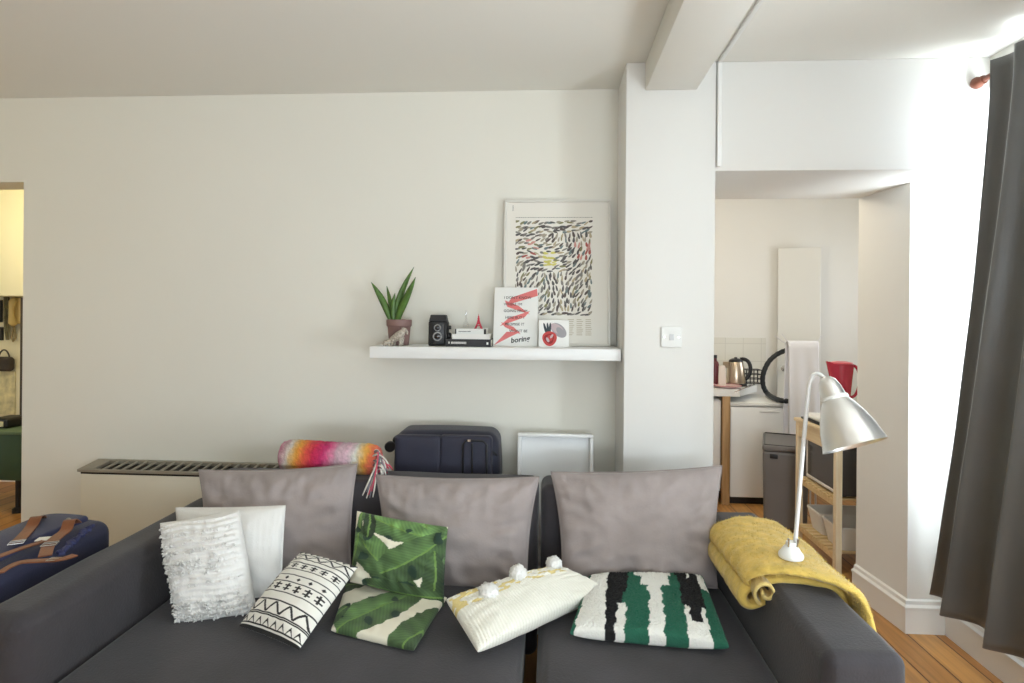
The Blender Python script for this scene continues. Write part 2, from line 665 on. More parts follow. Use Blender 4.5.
def set_colors(o, fn):
    """colour per vertex from the cloth coordinates stored while building"""
    me = o.data
    ca = me.color_attributes.new('Col', 'FLOAT_COLOR', 'POINT')
    uv = fn['uv']
    f = fn['f']
    for i, (u, v, s) in enumerate(uv):
        c = f(u, v, s)
        ca.data[i].color = (*lin(c), 1)


def cushion(bm, corners, T, nu=40, nv=40, pinch=0.05, power=0.5, flat=0.0, seed=0, wr=0.006, edge=0.004, disp=None, back=1.0, sag=None, flip=None):
    """a sewn cushion between four world corners BL, BR, TR, TL; returns (u,v,side) per vertex.
    The front faces the side from which BL->BR->TR runs counter-clockwise."""
    BL, BR, TR, TL = map(Vector, corners)
    X = ((BR - BL) + (TR - TL)) * 0.5
    Y = ((TL - BL) + (TR - BR)) * 0.5
    N = X.cross(Y).normalized()
    Xn, Yn = X.normalized(), Y.normalized()
    uvs = []

    def prof(a):
        return max(0.0, 1 - abs(a) ** 2.4)

    def base(u, v):
        a, b = (u + 1) / 2, (v + 1) / 2
        p = BL * (1 - a) * (1 - b) + BR * a * (1 - b) + TR * a * b + TL * (1 - a) * b
        # sides drawn in between the corners
        p = p - Xn * X.length / 2 * u * pinch * (1 - v * v) * abs(u) - Yn * Y.length / 2 * v * pinch * (1 - u * u) * abs(v)
        return p

    def pt(u, v, s):
        t = T / 2 * (prof(u) * prof(v)) ** power * (back if s < 0 else 1.0)
        w = 0
        q = Vector((u * 2.1 + seed * 3.7, v * 2.1 - seed * 1.3, s * 2 + seed))
        k = min(1.0, 4 * (1 - max(abs(u), abs(v))))
        if wr:
            w = wr * k * (noise.noise(q * 1.1) + 0.5 * noise.noise(q * 2.6))
            # pulls running in from the corners and seams
            e = max(abs(u), abs(v))
            if e > 0.45:
                ang = math.atan2(v, u)
                w += wr * 1.1 * (e - 0.45) * k * math.sin(ang * 17 + seed + 2 * noise.noise(q))
        if disp and s > 0:
            w += disp(u, v) * min(1.0, 12 * (1 - max(abs(u), abs(v))))
        p = base(u, v) + N * (s * t + s * w)
        if sag:
            p = p + sag(u, v)
        return p

    def grade(i, n):
        x = -1 + 2 * i / n
        return math.copysign(1 - (1 - abs(x)) ** 1.35, x)
    U = [grade(i, nu) for i in range(nu + 1)]
    V = [grade(j, nv) for j in range(nv + 1)]
    rim = {}
    grids = {}
    for s in (1, -1):
        g = []
        for i, u in enumerate(U):
            row = []
            for j, v in enumerate(V):
                onrim = i in (0, nu) or j in (0, nv)
                if onrim and (i, j) in rim:
                    row.append(rim[(i, j)])
                    continue
                vv = bm.verts.new(pt(u, v, s))
                uvs.append((u, v, s))
                if onrim:
                    rim[(i, j)] = vv
                row.append(vv)
            g.append(row)
        grids[s] = g
        for i in range(nu):
            for j in range(nv):
                q = (g[i][j], g[i + 1][j], g[i + 1][j + 1], g[i][j + 1])
                bm.faces.new(q if s > 0 else q[::-1])
    return uvs, N, base


def seam(bm, base, r=0.004, n=24, off=None):
    pts = []
    for (a, b) in (((-1, -1), (1, -1)), ((1, -1), (1, 1)), ((1, 1), (-1, 1)), ((-1, 1), (-1, -1))):
        for i in range(n):
            t = i / n
            pts.append(base(a[0] + (b[0] - a[0]) * t, a[1] + (b[1] - a[1]) * t))
    tube(bm, pts, r, 6, closed=True)


# ------------------------------------------------------------------ sofa: two modules with a gap between them
SEAT = 0.43
ARM = 0.62


def wob(seed, amp, freq=4):
    def f(q):
        p = Vector((q.x * freq + seed, q.y * freq, q.z * freq))
        return q + Vector((noise.noise(p), noise.noise(p + Vector((9, 0, 0))), noise.noise(p + Vector((0, 7, 0))))) * amp
    return f


def sofa_module(label, x0, x1, arm_side, seats):
    """x0..x1 is the clear seat between arm and the open side"""
    ax = (x0 - 0.170, x0) if arm_side < 0 else (x1, x1 + 0.195)
    lo, hi = min(x0, ax[0]), max(x1, ax[1])
    yf, yb = 1.47, 2.50
    t = thing('sofa', label, 'sofa', ((lo + hi) / 2, (yf + yb) / 2, 0), 'two sofa sections pushed together')
    bx0, bx1 = (x0 - 0.01, x1 - 0.012) if arm_side < 0 else (x0 + 0.012, x1 + 0.01)
    bm = bmesh.new()
    softbox(bm, ((bx0 + bx1) / 2, (yf + yb) / 2 + 0.02, 0.185), ((bx1 - bx0) / 2, (yb - yf) / 2 - 0.03, 0.115), 0.03)
    part('base', bm, M['sofa'], t)
    bm = bmesh.new()

    hx, hy = (x1 - x0) / 2 + 0.003, 0.435

    def crown(q):
        k = (1 - min(1, abs(q.x / hx)) ** 4) * (1 - min(1, abs(q.y / hy)) ** 4)
        if q.z > 0:
            q = q + Vector((0, 0, 0.014 * k + 0.004 * noise.noise(Vector((q.x * 5, q.y * 5, x0))) * k))
        return q
    softbox(bm, ((x0 + x1) / 2, 1.885, 0.357), (hx - 0.004, hy - 0.012, 0.066), 0.042, (16, 12, 2), 5, crown)
    part('seat_cushion', bm, M['sofa'], t)
    bm = bmesh.new()
    bl, br = (x0 - 0.03, x1 + 0.034) if arm_side < 0 else (x0 + 0.002, x1 - 0.012)
    softbox(bm, ((bl + br) / 2, 2.405, 0.43), ((br - bl) / 2, 0.094, 0.335), 0.035, (14, 3, 8), 4, wob(x0, 0.004))
    part('backrest', bm, M['sofa'], t)
    bm = bmesh.new()
    softbox(bm, ((ax[0] + ax[1]) / 2, (1.445 + 2.50) / 2, 0.3575), ((ax[1] - ax[0]) / 2, 0.5275, 0.2775), 0.034 if arm_side > 0 else 0.05, (4, 14, 6), 5, wob(x1, 0.004))
    part('armrest', bm, M['sofa'], t)
    for x in (lo + 0.08, hi - 0.08):
        for y in (yf + 0.08, yb - 0.08):
            bm = bmesh.new()
            lathe(bm, [(0, 0), (0.02, 0), (0.026, 0.085), (0, 0.085)], Matrix.Translation((x, y, 0)), 16)
            part('leg', bm, M['sofa_leg'], t)
    return t


sofa_module('charcoal suede two-seat sofa section with the left armrest', -1.348, -0.072, -1, 2)
sofa_module('charcoal suede sofa section with the right armrest under the mustard blanket', -0.031, 0.655, 1, 1)

# ------------------------------------------------------------------ three mauve back cushions


def mauve(cs, label, seed, T=0.18):
    bm = bmesh.new()
    uv, N, base = cushion(bm, cs, T, 90, 70, 0.055, 0.5, seed=seed, wr=0.015, disp=lambda u, v: 0.006 * noise.noise(Vector((u * 11 + seed, v * 2.5, seed))) * max(0, v + 0.2) + 0.004 * noise.noise(Vector((u * 4, v * 9, seed + 5))) * abs(u) ** 2)
    c = sum((Vector(p) for p in cs), Vector()) / 4
    o = solo('back_cushion', bm, M['mauve'], label, 'cushion', 'mauve back cushions', angle=0)
    bm = bmesh.new()
    seam(bm, base, 0.0035)
    part('piping', bm, M['mauve'], o, angle=0)


def back_quad(px0, px1, py_tl, py_tr, py_b, bl_, br_, yb=2.19, yt=2.325):
    bl = P(bl_, py_b, Y=yb); br = P(br_, py_b, Y=yb)
    return (bl, br, P(px1, py_tr, Y=yt), P(px0, py_tl, Y=yt))


mauve(back_quad(199, 357, 470, 464, 590, 205, 352), 'mauve-grey suede back cushion behind the white pillows, leftmost of three', 1)
mauve(back_quad(376, 539, 475, 477, 592, 384, 527), 'mauve-grey suede back cushion in the middle, in front of the navy suitcase', 2)
mauve(back_quad(551, 722, 472, 466, 588, 562, 717), 'mauve-grey suede back cushion on the right, behind the black and green cushion', 3)

# ------------------------------------------------------------------ white pillows
SEATZ = SEAT + 0.008
# plain white one behind
bm = bmesh.new()
cs = (P(184, 603, Y=2.025), P(281, 600, Y=2.03), P(285, 506, Y=2.125), P(176, 508, Y=2.11))
uv, N, base = cushion(bm, cs, 0.12, 60, 60, 0.02, 0.4, seed=5, wr=0.003, disp=lambda u, v: 0.0016 * math.sin(u * 60) * (0.6 + 0.4 * math.sin(v * 5)))
o = solo('throw_pillow', bm, M['white_cloth'], 'plain white cotton pillow standing behind the tufted white one', 'pillow', angle=0)
bm = bmesh.new(); seam(bm, base, 0.003); part('piping', bm, M['white_cloth'], o, angle=0)

# woven one with loops in front
bm = bmesh.new()
cs = (P(178, 626, Y=1.85), P(257, 613, Y=1.90), P(239, 510, Y=2.00), P(160, 523, Y=1.97))


def rows(u, v):
    r = math.sin((v + 0.03 * math.sin(u * 4)) * 56)
    n = noise.noise(Vector((u * 22, v * 30, 3)))
    m = 1.0 if (v < -0.45 or -0.05 < v < 0.2 or u < -0.6) else 0.45
    return 0.0034 * r + 0.005 * n * m


uv, N, base = cushion(bm, cs, 0.13, 110, 140, 0.02, 0.42, seed=6, wr=0.006, disp=rows)
o = solo('throw_pillow', bm, M['white_cloth'], 'woven white pillow with tufted loops, leaning by the left armrest', 'pillow', angle=0)
bm = bmesh.new()
for i in range(360):
    if i < 150:
        u, v = rnd.uniform(-0.97, 0.97), rnd.uniform(-1.0, -0.62)
    elif i < 220:
        u, v = rnd.uniform(-0.97, 0.5), rnd.uniform(-0.12, 0.16)
    elif i < 280:
        u, v = rnd.uniform(-1.0, -0.9), rnd.uniform(-0.95, 0.9)
    else:
        u, v = rnd.uniform(-0.9, 0.9), rnd.choice([0.32, 0.5, 0.68, -0.3]) + rnd.uniform(-0.03, 0.03)
    k = (max(0, 1 - abs(u) ** 2.4) * max(0, 1 - abs(v) ** 2.4)) ** 0.42
    p = base(u, v) + N * (0.065 * k + 0.001)
    d = Vector((rnd.gauss(0, 1), rnd.gauss(0, 1), rnd.gauss(-0.4, 1))).normalized() * rnd.uniform(0.004, 0.009)
    q = p + N * 0.006 + d
    tube(bm, [p, (p + q) / 2 + N * 0.004, q, q - d * 0.5 - N * 0.004], [0.0026, 0.003, 0.0028, 0.0016], 5)
part('tufts', bm, M['white_cloth'], o, angle=0)['kind'] = 'stuff'

# ------------------------------------------------------------------ black and white patterned pillow


def bw(u, v, s):
    """u across, v along (-1..1), bands of lines, zigzags, crosses and diamonds"""
    W, K = (236, 233, 224), (38, 36, 36)
    if s < 0 and abs(u) < 0.99:
        return W
    y = (v + 1) / 2
    x = (u + 1) / 2

    def line(c, w=0.006):
        return abs(y - c) < w

    for c in (0.135, 0.155, 0.285, 0.385, 0.515, 0.60, 0.675, 0.775, 0.835, 0.925):
        if line(c, 0.0065):
            return K
    if y < 0.022 or y > 0.985:
        return K
    # saw teeth at both ends
    def tri(a, b, n, up):
        f = abs((x * n) % 1 - 0.5) * 2
        h = (y - a) / (b - a)
        return (h < 1 - f) if up else (h > f)
    if 0.035 < y < 0.115 and tri(0.035, 0.115, 8, True) and not tri(0.03, 0.085, 8, True) or 0.035 < y < 0.05:
        return K
    if 0.94 < y < 0.985 and tri(0.94, 0.985, 9, False):
        return K
    # zigzags
    for a, b in ((0.165, 0.275), (0.845, 0.915)):
        if a < y < b:
            f = abs((x * 4.5) % 1 - 0.5) * 2
            if abs((y - a) / (b - a) - f) < 0.16:
                return K
    # double crosses
    for a, b in ((0.395, 0.505), (0.685, 0.765)):
        if a < y < b:
            fx = ((x * 6.0) % 1 - 0.5)
            fy = (y - (a + b) / 2) / (b - a)
            if abs(fx) < 0.09 and abs(fy) < 0.42:
                return K
            if abs(fx) < 0.33 and (abs(fy - 0.17) < 0.075 or abs(fy + 0.17) < 0.075):
                return K
    # small diamonds
    fx = (x * 5.0) % 1 - 0.5
    fy = (y - 0.557)
    if abs(fx) / 0.17 + abs(fy) / 0.022 < 1:
        return K
    return W


bm = bmesh.new()
cs = (P(239, 626, Z=0.456), P(299, 650, Z=0.456), P(358, 567, Z=0.585), P(301, 552, Z=0.60))
uv, N, base = cushion(bm, cs, 0.11, 150, 230, 0.02, 0.5, seed=8, wr=0.004, back=0.35)
o = solo('throw_pillow', bm, M['attr'], 'black and white pillow with zigzag and cross bands', 'pillow', angle=0)
set_colors(o, {'uv': uv, 'f': bw})

# ------------------------------------------------------------------ banana leaf cushions


def leaf_fn(leaves, ground=(232, 226, 205)):
    def f(u, v, s):
        col = ground
        for (cx, cy, ang, L, Wd, tone) in leaves:
            dx, dy = u - cx, v - cy
            a = math.cos(ang) * dx + math.sin(ang) * dy
            b = -math.sin(ang) * dx + math.cos(ang) * dy
            if abs(a) > L:
                continue
            b -= 0.10 * (a / L) ** 2
            w = Wd * math.sqrt(max(0, 1 - (a / L) ** 2)) * (1 - 0.25 * a / L)
            w *= 1 + 0.10 * noise.noise(Vector((a * 7, tone, 0)))
            if abs(b) > w:
                continue
            vein = 0.7 * math.sin((a * 1.0 + abs(b) * 0.9) * 66)
            g = noise.noise(Vector((a * 3 + tone * 5, b * 3, tone)))
            side = 1.0 if b > 0 else 0.78
            r = 0.5 + 0.5 * (1 - abs(b) / max(w, 1e-3))
            k = tone * side * (0.88 + 0.10 * vein + 0.35 * g) * (0.75 + 0.3 * r)
            col = (min(235, 98 * k + 6), min(240, 132 * k + 8), min(200, 66 * k + 14))
            if abs(b) < 0.02:
                col = (112, 146, 74)
            if g < -0.36:
                col = (34, 58, 44)
        return col
    return f


bm = bmesh.new()
cs = (P(331, 630, Z=0.452), P(414, 650, Z=0.452), P(447, 598, Z=0.455), P(346, 584, Z=0.455))
uv, N, base = cushion(bm, cs, 0.05, 120, 120, 0.02, 0.3, seed=9, wr=0.004)
o = solo('throw_pillow', bm, M['attr'], 'flat leaf print cushion lying on the seat', 'pillow', angle=0)
set_colors(o, {'uv': uv, 'f': leaf_fn([(-0.05, -0.05, 0.95, 1.25, 0.46, 1.05), (1.08, -0.25, 1.2, 1.3, 0.42, 0.8), (-1.05, 0.75, 0.6, 0.9, 0.3, 0.8), (-1.1, -0.7, 0.9, 0.7, 0.2, 0.9), (0.3, 1.05, 0.1, 0.9, 0.25, 0.7)])})

bm = bmesh.new()
cs = (P(350, 582, Y=2.02), P(444, 607, Y=1.98), P(448, 527, Y=2.085), P(357, 511, Y=2.12))
uv, N, base = cushion(bm, cs, 0.12, 120, 120, 0.03, 0.42, seed=11, wr=0.012)
o = solo('throw_pillow', bm, M['attr'], 'green leaf print cushion standing upright against the mauve cushions', 'pillow', angle=0)
set_colors(o, {'uv': uv, 'f': leaf_fn([(0.72, 0.55, 1.9, 0.95, 0.46, 1.25), (0.0, 0.72, -0.25, 0.9, 0.36, 1.15), (-0.25, -0.35, -0.75, 1.1, 0.42, 0.98), (0.45, 0.05, 0.8, 0.95, 0.42, 0.9),
                                         (-0.88, 0.05, 1.45, 0.95, 0.13, 1.05), (0.85, -0.5, 1.5, 0.8, 0.26, 0.72), (0.2, -0.95, 0.1, 0.9, 0.28, 0.75), (-0.62, 0.72, 1.7, 0.5, 0.14, 0.55)])})

# ------------------------------------------------------------------ cream knitted cushion with pompoms
bm = bmesh.new()
cs = (P(478, 652, Z=0.475), P(609, 591, Z=0.49), P(557, 567, Z=0.55), P(446, 600, Z=0.53))


def ribs(u, v):
    r = 0.0018 * math.sin(u * 150) if v < 0.25 else 0.002 * math.sin(v * 60) * math.sin(u * 50)
    return r + 0.0035 * max(0, noise.noise(Vector((u * 12, v * 9, 1)))) * (1 if v > 0.2 else 0)


def knit(u, v, s):
    n = noise.noise(Vector((u * 6, v * 6, 4)))
    b = 0.5 + 0.5 * math.sin(u * 150)
    if v > 0.25 and n > 0.05 and u < 0.8:
        return (226, 206, 140)
    return (232 + 10 * b, 228 + 11 * b, 214 + 13 * b)


uv, N, base = cushion(bm, cs, 0.10, 220, 90, 0.015, 0.36, seed=13, wr=0.005, disp=ribs)
o = solo('throw_pillow', bm, M['attr_wool'], 'cream ribbed knit cushion with white pompoms', 'pillow', angle=0)
set_colors(o, {'uv': uv, 'f': knit})
for (u, v, r) in ((-0.5, 0.42, 0.032), (0.1, 0.74, 0.028), (0.84, 0.86, 0.026)):
    bm = bmesh.new()
    bmesh.ops.create_icosphere(bm, subdivisions=4, radius=r)
    for vv in bm.verts:
        d = vv.co.normalized()
        vv.co = d * r * (1 + 0.3 * noise.noise(d * 7 + Vector((u, v, 0)) * 8) + 0.2 * noise.noise(d * 19))
        if u < 0:
            vv.co += -N * vv.co.dot(N) * 0.5
    k = (max(0, 1 - abs(u) ** 2.4) * max(0, 1 - abs(v) ** 2.4)) ** 0.36
    bmesh.ops.translate(bm, verts=bm.verts, vec=base(u, v) + N * (0.05 * k + r * (0.25 if u > 0 else 0.0)))
    part('pompom', bm, M['white_cloth'], o, angle=0)

# ------------------------------------------------------------------ green, black and white tufted cushion


def rug(u, v, s):
    x, y = (u + 1) / 2, (v + 1) / 2
    j = 0.018 * noise.noise(Vector((x * 3, y * 14, 2))) + 0.008 * noise.noise(Vector((x * 9, y * 45, 5)))
    x += j
    Wh, K, G = (240, 238, 230), (15, 14, 16), (36, 98, 76)
    def mixp(a, b, c):
        return c + (b - c) * min(1, y / 0.5) if y < 0.5 else b + (a - b) * (y - 0.5) / 0.5
    if x < 0.025:
        return G
    if x < mixp(0.165, 0.19, 0.225):
        return Wh
    if x < (0.345 if y > 0.52 else 0.32 if y > 0.32 else 0.29):
        return K
    if y < 0.34 and x < 0.352:
        return Wh
    if x < (0.40 if y > 0.82 else 0.45 if y > 0.66 else 0.51):
        return G
    if x < (0.70 if y > 0.85 else 0.675 if y > 0.66 else 0.61):
        return Wh
    if x < (0.735 if y > 0.88 else 0.755):
        return G
    if y < 0.36 and x < 0.90:
        return K if (y > 0.15 and 0.79 < x < 0.87) else Wh
    if x < 0.925 and y >= 0.36:
        return Wh if (y > 0.84 and 0.835 < x < 0.86) else K
    if y > 0.66 and x < 0.985:
        return Wh
    return G


bm = bmesh.new()
cs = (P(570, 633, Z=0.468), P(729, 647, Z=0.468), P(703, 578, Z=0.50), P(589, 577, Z=0.50))
uv, N, base = cushion(bm, cs, 0.085, 200, 170, 0.01, 0.28, seed=15, wr=0.004, disp=lambda u, v: 0.006 * noise.noise(Vector((u * 38, v * 34, 0))) + 0.005 * noise.noise(Vector((u * 80, v * 70, 7))))
o = solo('throw_pillow', bm, M['attr_wool'], 'tufted cushion with jagged green, black and white stripes', 'pillow', angle=0)
set_colors(o, {'uv': uv, 'f': rug})

# ------------------------------------------------------------------ mustard blanket folded over the right armrest
t = thing('blanket', 'mustard yellow fleece blanket folded over the right armrest', 'blanket', (0.74, 2.0, 0.62))


def sheet(bm, sec, y0, y1, n=46, th=0.018, amp=0.004, seed=0, slope=None):
    """cloth of thickness th: section points (x, z) swept along y with an uneven front edge"""
    m = len(sec)

    def pos(i, j, off):
        x, z = sec[i]
        a = Vector((sec[min(i + 1, m - 1)][0] - sec[max(i - 1, 0)][0], sec[min(i + 1, m - 1)][1] - sec[max(i - 1, 0)][1]))
        a.normalize()
        nx, nz = -a.y, a.x
        f = j / n
        ya = y0 + (slope(i / (m - 1)) if slope else 0)
        y = ya + (y1 - ya) * f
        w = amp * noise.noise(Vector((x * 7 + seed, y * 7, z * 7))) + 0.6 * amp * noise.noise(Vector((x * 30, y * 30, seed)))
        e = min(1, min(f, 1 - f) * n / 2.0)
        o_ = off * (0.35 + 0.65 * e)
        return Vector((x + nx * (o_ + w), y, z + nz * (o_ + w)))
    G = [[[bm.verts.new(pos(i, j, off)) for j in range(n + 1)] for i in range(m)] for off in (th / 2, -th / 2)]
    for k, g in enumerate(G):
        for i in range(m - 1):
            for j in range(n):
                q = (g[i][j], g[i + 1][j], g[i + 1][j + 1], g[i][j + 1])
                bm.faces.new(q if k == 0 else q[::-1])
    for i in range(m - 1):
        bm.faces.new((G[0][i][0], G[1][i][0], G[1][i + 1][0], G[0][i + 1][0]))
        bm.faces.new((G[0][i][n], G[0][i + 1][n], G[1][i + 1][n], G[1][i][n]))
    for j in range(n):
        bm.faces.new((G[0][0][j], G[0][0][j + 1], G[1][0][j + 1], G[1][0][j]))
        bm.faces.new((G[0][m - 1][j], G[1][m - 1][j], G[1][m - 1][j + 1], G[0][m - 1][j + 1]))


def curve2(pts, n=8):
    """smooth section through points (Catmull-Rom)"""
    r = []
    for i in range(len(pts) - 1):
        p0, p1, p2, p3 = (Vector(pts[max(i - 1, 0)]), Vector(pts[i]), Vector(pts[i + 1]), Vector(pts[min(i + 2, len(pts) - 1)]))
        for k in range(n):
            u = k / n
            q = 0.5 * ((2 * p1) + (-p0 + p2) * u + (2 * p0 - 5 * p1 + 4 * p2 - p3) * u * u + (-p0 + 3 * p1 - 3 * p2 + p3) * u ** 3)
            r.append(tuple(q))
    r.append(tuple(pts[-1]))
    return r


# lower layers, then the top layer that turns under at the left
bm = bmesh.new()
sheet(bm, curve2([(0.655, 0.575), (0.618, 0.556), (0.592, 0.572), (0.600, 0.604), (0.645, 0.632), (0.70, 0.650), (0.78, 0.648), (0.845, 0.632), (0.862, 0.59), (0.866, 0.52)]), 1.83, 2.215, th=0.03, amp=0.006, seed=1, slope=lambda s: 0.0 if s < 0.35 else -0.10 * (s - 0.35))
part('under_fold', bm, M['mustard'], t, angle=0)
bm = bmesh.new()
sheet(bm, curve2([(0.645, 0.624), (0.612, 0.618), (0.598, 0.640), (0.622, 0.668), (0.672, 0.686), (0.74, 0.690), (0.82, 0.676), (0.872, 0.640), (0.884, 0.56), (0.886, 0.50)]), 1.80, 2.225, th=0.026, amp=0.007, seed=2, slope=lambda s: 0.03 - 0.20 * max(0, (s - 0.2) / 0.8) ** 1.1)
pile = bmesh.new()
bm.faces.ensure_lookup_table()
for f in bm.faces:
    f.normal_update()
fs = [f for f in bm.faces]
for _ in range(9000):
    f = rnd.choice(fs)
    vv = [v.co for v in f.verts]
    a, b = rnd.random(), rnd.random()
    p = vv[0] * (1 - a) * (1 - b) + vv[1] * a * (1 - b) + vv[2] * a * b + vv[3] * (1 - a) * b
    d = (f.normal + Vector((rnd.gauss(0, 0.5), rnd.gauss(0, 0.5), rnd.gauss(0, 0.3)))).normalized() * rnd.uniform(0.004, 0.009)
    w = Vector((rnd.gauss(0, 1), rnd.gauss(0, 1), rnd.gauss(0, 1))).normalized() * 0.0011
    pile.faces.new([pile.verts.new(q) for q in (p - w, p + w, p + d)])
tf = part('top_fold', bm, M['mustard'], t, angle=0)
pf = part('pile', pile, M['mustard'], tf, False)
pf['kind'] = 'stuff'
# the rolled corner at the front
bm = bmesh.new()
sp = []
for i in range(40):
    a = i / 39 * 2.6 * PI
    r = 0.007 + 0.0036 * a
    sp.append((r * math.cos(a + 2.4), r * math.sin(a + 2.4)))
n_ = 26
rings = []
for off in (0.0045, -0.0045):
    g = []
    for i, (a, b) in enumerate(sp):
        q = Vector(sp[min(i + 1, 39)]) - Vector(sp[max(i - 1, 0)])
        q.normalize()
        row = []
        for j in range(n_ + 1):
            f = j / n_
            c = Vector((0.640 + 0.02 * f, 1.785 + 0.20 * f, 0.618 + 0.008 * f))
            k = 1 - 0.25 * f
            row.append(bm.verts.new(c + Vector(((a - q.y * off) * k, 0.004 * noise.noise(Vector((i * 0.3, f * 5, off))), (b + q.x * off) * k))))
        g.append(row)
    rings.append(g)
for k, g in enumerate(rings):
    for i in range(39):
        for j in range(n_):
            bm.faces.new((g[i][j], g[i + 1][j], g[i + 1][j + 1], g[i][j + 1]))
for i in range(39):
    bm.faces.new((rings[0][i][0], rings[1][i][0], rings[1][i + 1][0], rings[0][i + 1][0]))
part('rolled_corner', bm, mat('blanket_backing', (206, 180, 110), 0.95, bump=(150, 0.8), sheen=0.3), t, angle=0)

# ------------------------------------------------------------------ reading lamp standing on the blanket
LB = P(791, 555, Z=0.712)
LB.z = 0.705
t = thing('desk_lamp', 'silver gooseneck lamp with white base on the mustard blanket', 'lamp', LB)
bm = bmesh.new()
lathe(bm, [(0, 0), (0.034, 0), (0.036, 0.005), (0.035, 0.012), (0.028, 0.020), (0.021, 0.032), (0.016, 0.036), (0.014, 0.048), (0, 0.050)], Matrix.Translation(LB), 32)
part('base', bm, M['white'], t)
Yl = LB.y
s0 = LB + Vector((0.012, 0, 0.045))
k = lambda px, py, dy=0.0: P(px, py, Y=Yl + dy)
stem = bez(s0, k(799.5, 490), k(804.5, 430), k(808, 394), 10) + bez(k(808, 394), k(809.8, 372), k(817, 367), k(829, 384, -0.03), 14)[1:]
bm = bmesh.new()
pts = []
for a, b in zip(stem, stem[1:]):
    pts += [a + (b - a) * i / 3 for i in range(3)]
pts.append(stem[-1])
tube(bm, pts, 0.0062, 12)
part('stem', bm, mat('lamp_stem_white', (226, 225, 222), 0.35), t, angle=0)
bm = bmesh.new()
for i in (-1, 1):
    tube(bm, [LB + Vector((i * 0.012, -0.012, 0.036)), LB + Vector((i * 0.014, -0.016, 0.062))], 0.003, 8)
part('switch', bm, M['chrome'], t)
n0 = k(827, 381, -0.03)
c1 = k(854, 444, -0.10)
axis = (c1 - n0).normalized()
MS = frame_m(n0, axis.cross(Vector((0, 1, 0))), axis.cross(axis.cross(Vector((0, 1, 0)))))
# local z must run along the shade
zx = MS.to_3x3() @ Vector((0, 0, 1))
if zx.dot(axis) < 0:
    MS = MS @ Matrix.Rotation(PI, 4, 'X')
L_ = (c1 - n0).length
R = 0.086
prof_o = [(0.0, -0.012), (0.014, -0.010), (0.024, 0.0), (0.030, 0.02), (0.035, 0.055), (0.037, 0.060), (0.048, 0.078), (0.062, 0.108), (0.073, 0.14), (0.081, 0.175), (R, L_ + 0.004), (R + 0.001, L_ + 0.006)]
prof_i = [(r - 0.002, z) for r, z in reversed(prof_o[3:-1])]
bm = bmesh.new(); lathe(bm, prof_o + prof_i + [(0, 0.024)], MS, 48)
part('lamp_shade', bm, M['brushed'], t, angle=50)
bm = bmesh.new(); lathe(bm, [(0.0345, 0.048), (0.0375, 0.049), (0.0390, 0.057), (0.036, 0.058)], MS, 40); part('collar', bm, M['white'], t)
bm = bmesh.new(); lathe(bm, [(0, 0.03), (0.014, 0.03), (0.015, 0.06), (0.028, 0.09), (0.029, 0.11), (0.018, 0.13), (0, 0.136)], MS, 24); part('bulb', bm, M['white'], t)

# ------------------------------------------------------------------ things on the sofa back and behind it
# rolled mohair blanket
A, B = Vector((P(282, 458, Y=2.44).x, 2.445, 0.828)), Vector((P(379, 459, Y=2.42).x, 2.43, 0.822))
ax_ = (B - A)
bm = bmesh.new()
uvs = []
n_, m_ = 90, 56
g = []
for i in range(n_ + 1):
    f = i / n_
    c = A + ax_ * f
    e = min(1, (min(f, 1 - f) * 9 + 0.0) ** 0.5) if 0 < f < 1 else 0
    r0 = 0.068 * (0.72 + 0.28 * e)
    row = []
    for j in range(m_):
        a = 2 * PI * j / m_
        rr = r0 * (1 + 0.05 * math.sin(a * 2 + f * 3)) + 0.0035 * noise.noise(Vector((f * 30, math.cos(a) * 3, math.sin(a) * 3))) + 0.002 * noise.noise(Vector((f * 90, a * 9, 1)))
        row.append(bm.verts.new(c + Vector((0.0, rr * 0.92 * math.cos(a), max(rr * math.sin(a), -0.058)))))
        uvs.append((f, a, 1))
    g.append(row)
for i in range(n_):
    for j in range(m_):
        bm.faces.new((g[i][j], g[i][(j + 1) % m_], g[i + 1][(j + 1) % m_], g[i + 1][j]))
for row, s in ((g[0], -1), (g[-1], 1)):
    prev = row
    for q, dd in ((0.72, 0.006), (0.45, -0.004), (0.2, 0.004)):
        cc = sum((v.co for v in row), Vector()) / m_
        ring = [bm.verts.new(cc + (v.co - cc) * q + Vector((s * dd, 0, 0))) for v in row]
        uvs += [((0 if s < 0 else 1), q * 6, 1)] * m_
        for j in range(m_):
            bm.faces.new((prev[j], prev[(j + 1) % m_], ring[(j + 1) % m_], ring[j]))
        prev = ring
    bm.faces.new(prev)
STR = [(0.0, (178, 120, 138)), (0.10, (196, 188, 178)), (0.19, (214, 150, 60)), (0.27, (214, 96, 62)), (0.36, (196, 40, 76)), (0.46, (190, 46, 104)), (0.52, (206, 104, 140)), (0.60, (190, 160, 170)),
       (0.70, (212, 176, 190)), (0.78, (206, 206, 196)), (0.88, (222, 160, 70)), (0.94, (228, 110, 80)), (1.0, (220, 120, 110))]


def mohair(u, v, s):
    u = u + 0.03 * noise.noise(Vector((math.cos(v) * 3, math.sin(v) * 3, u * 20))) - 0.03 * math.sin(v)
    u = max(0, min(0.9999, u))
    for (a, ca), (b, cb) in zip(STR, STR[1:]):
        if a <= u <= b:
            t_ = (u - a) / (b - a)
            w = 1 + 0.14 * noise.noise(Vector((u * 60, v * 12, 0)))
            return tuple(max(0, min(245, (ca[i] * (1 - t_) + cb[i] * t_) * w)) for i in range(3))
    return STR[-1][1]


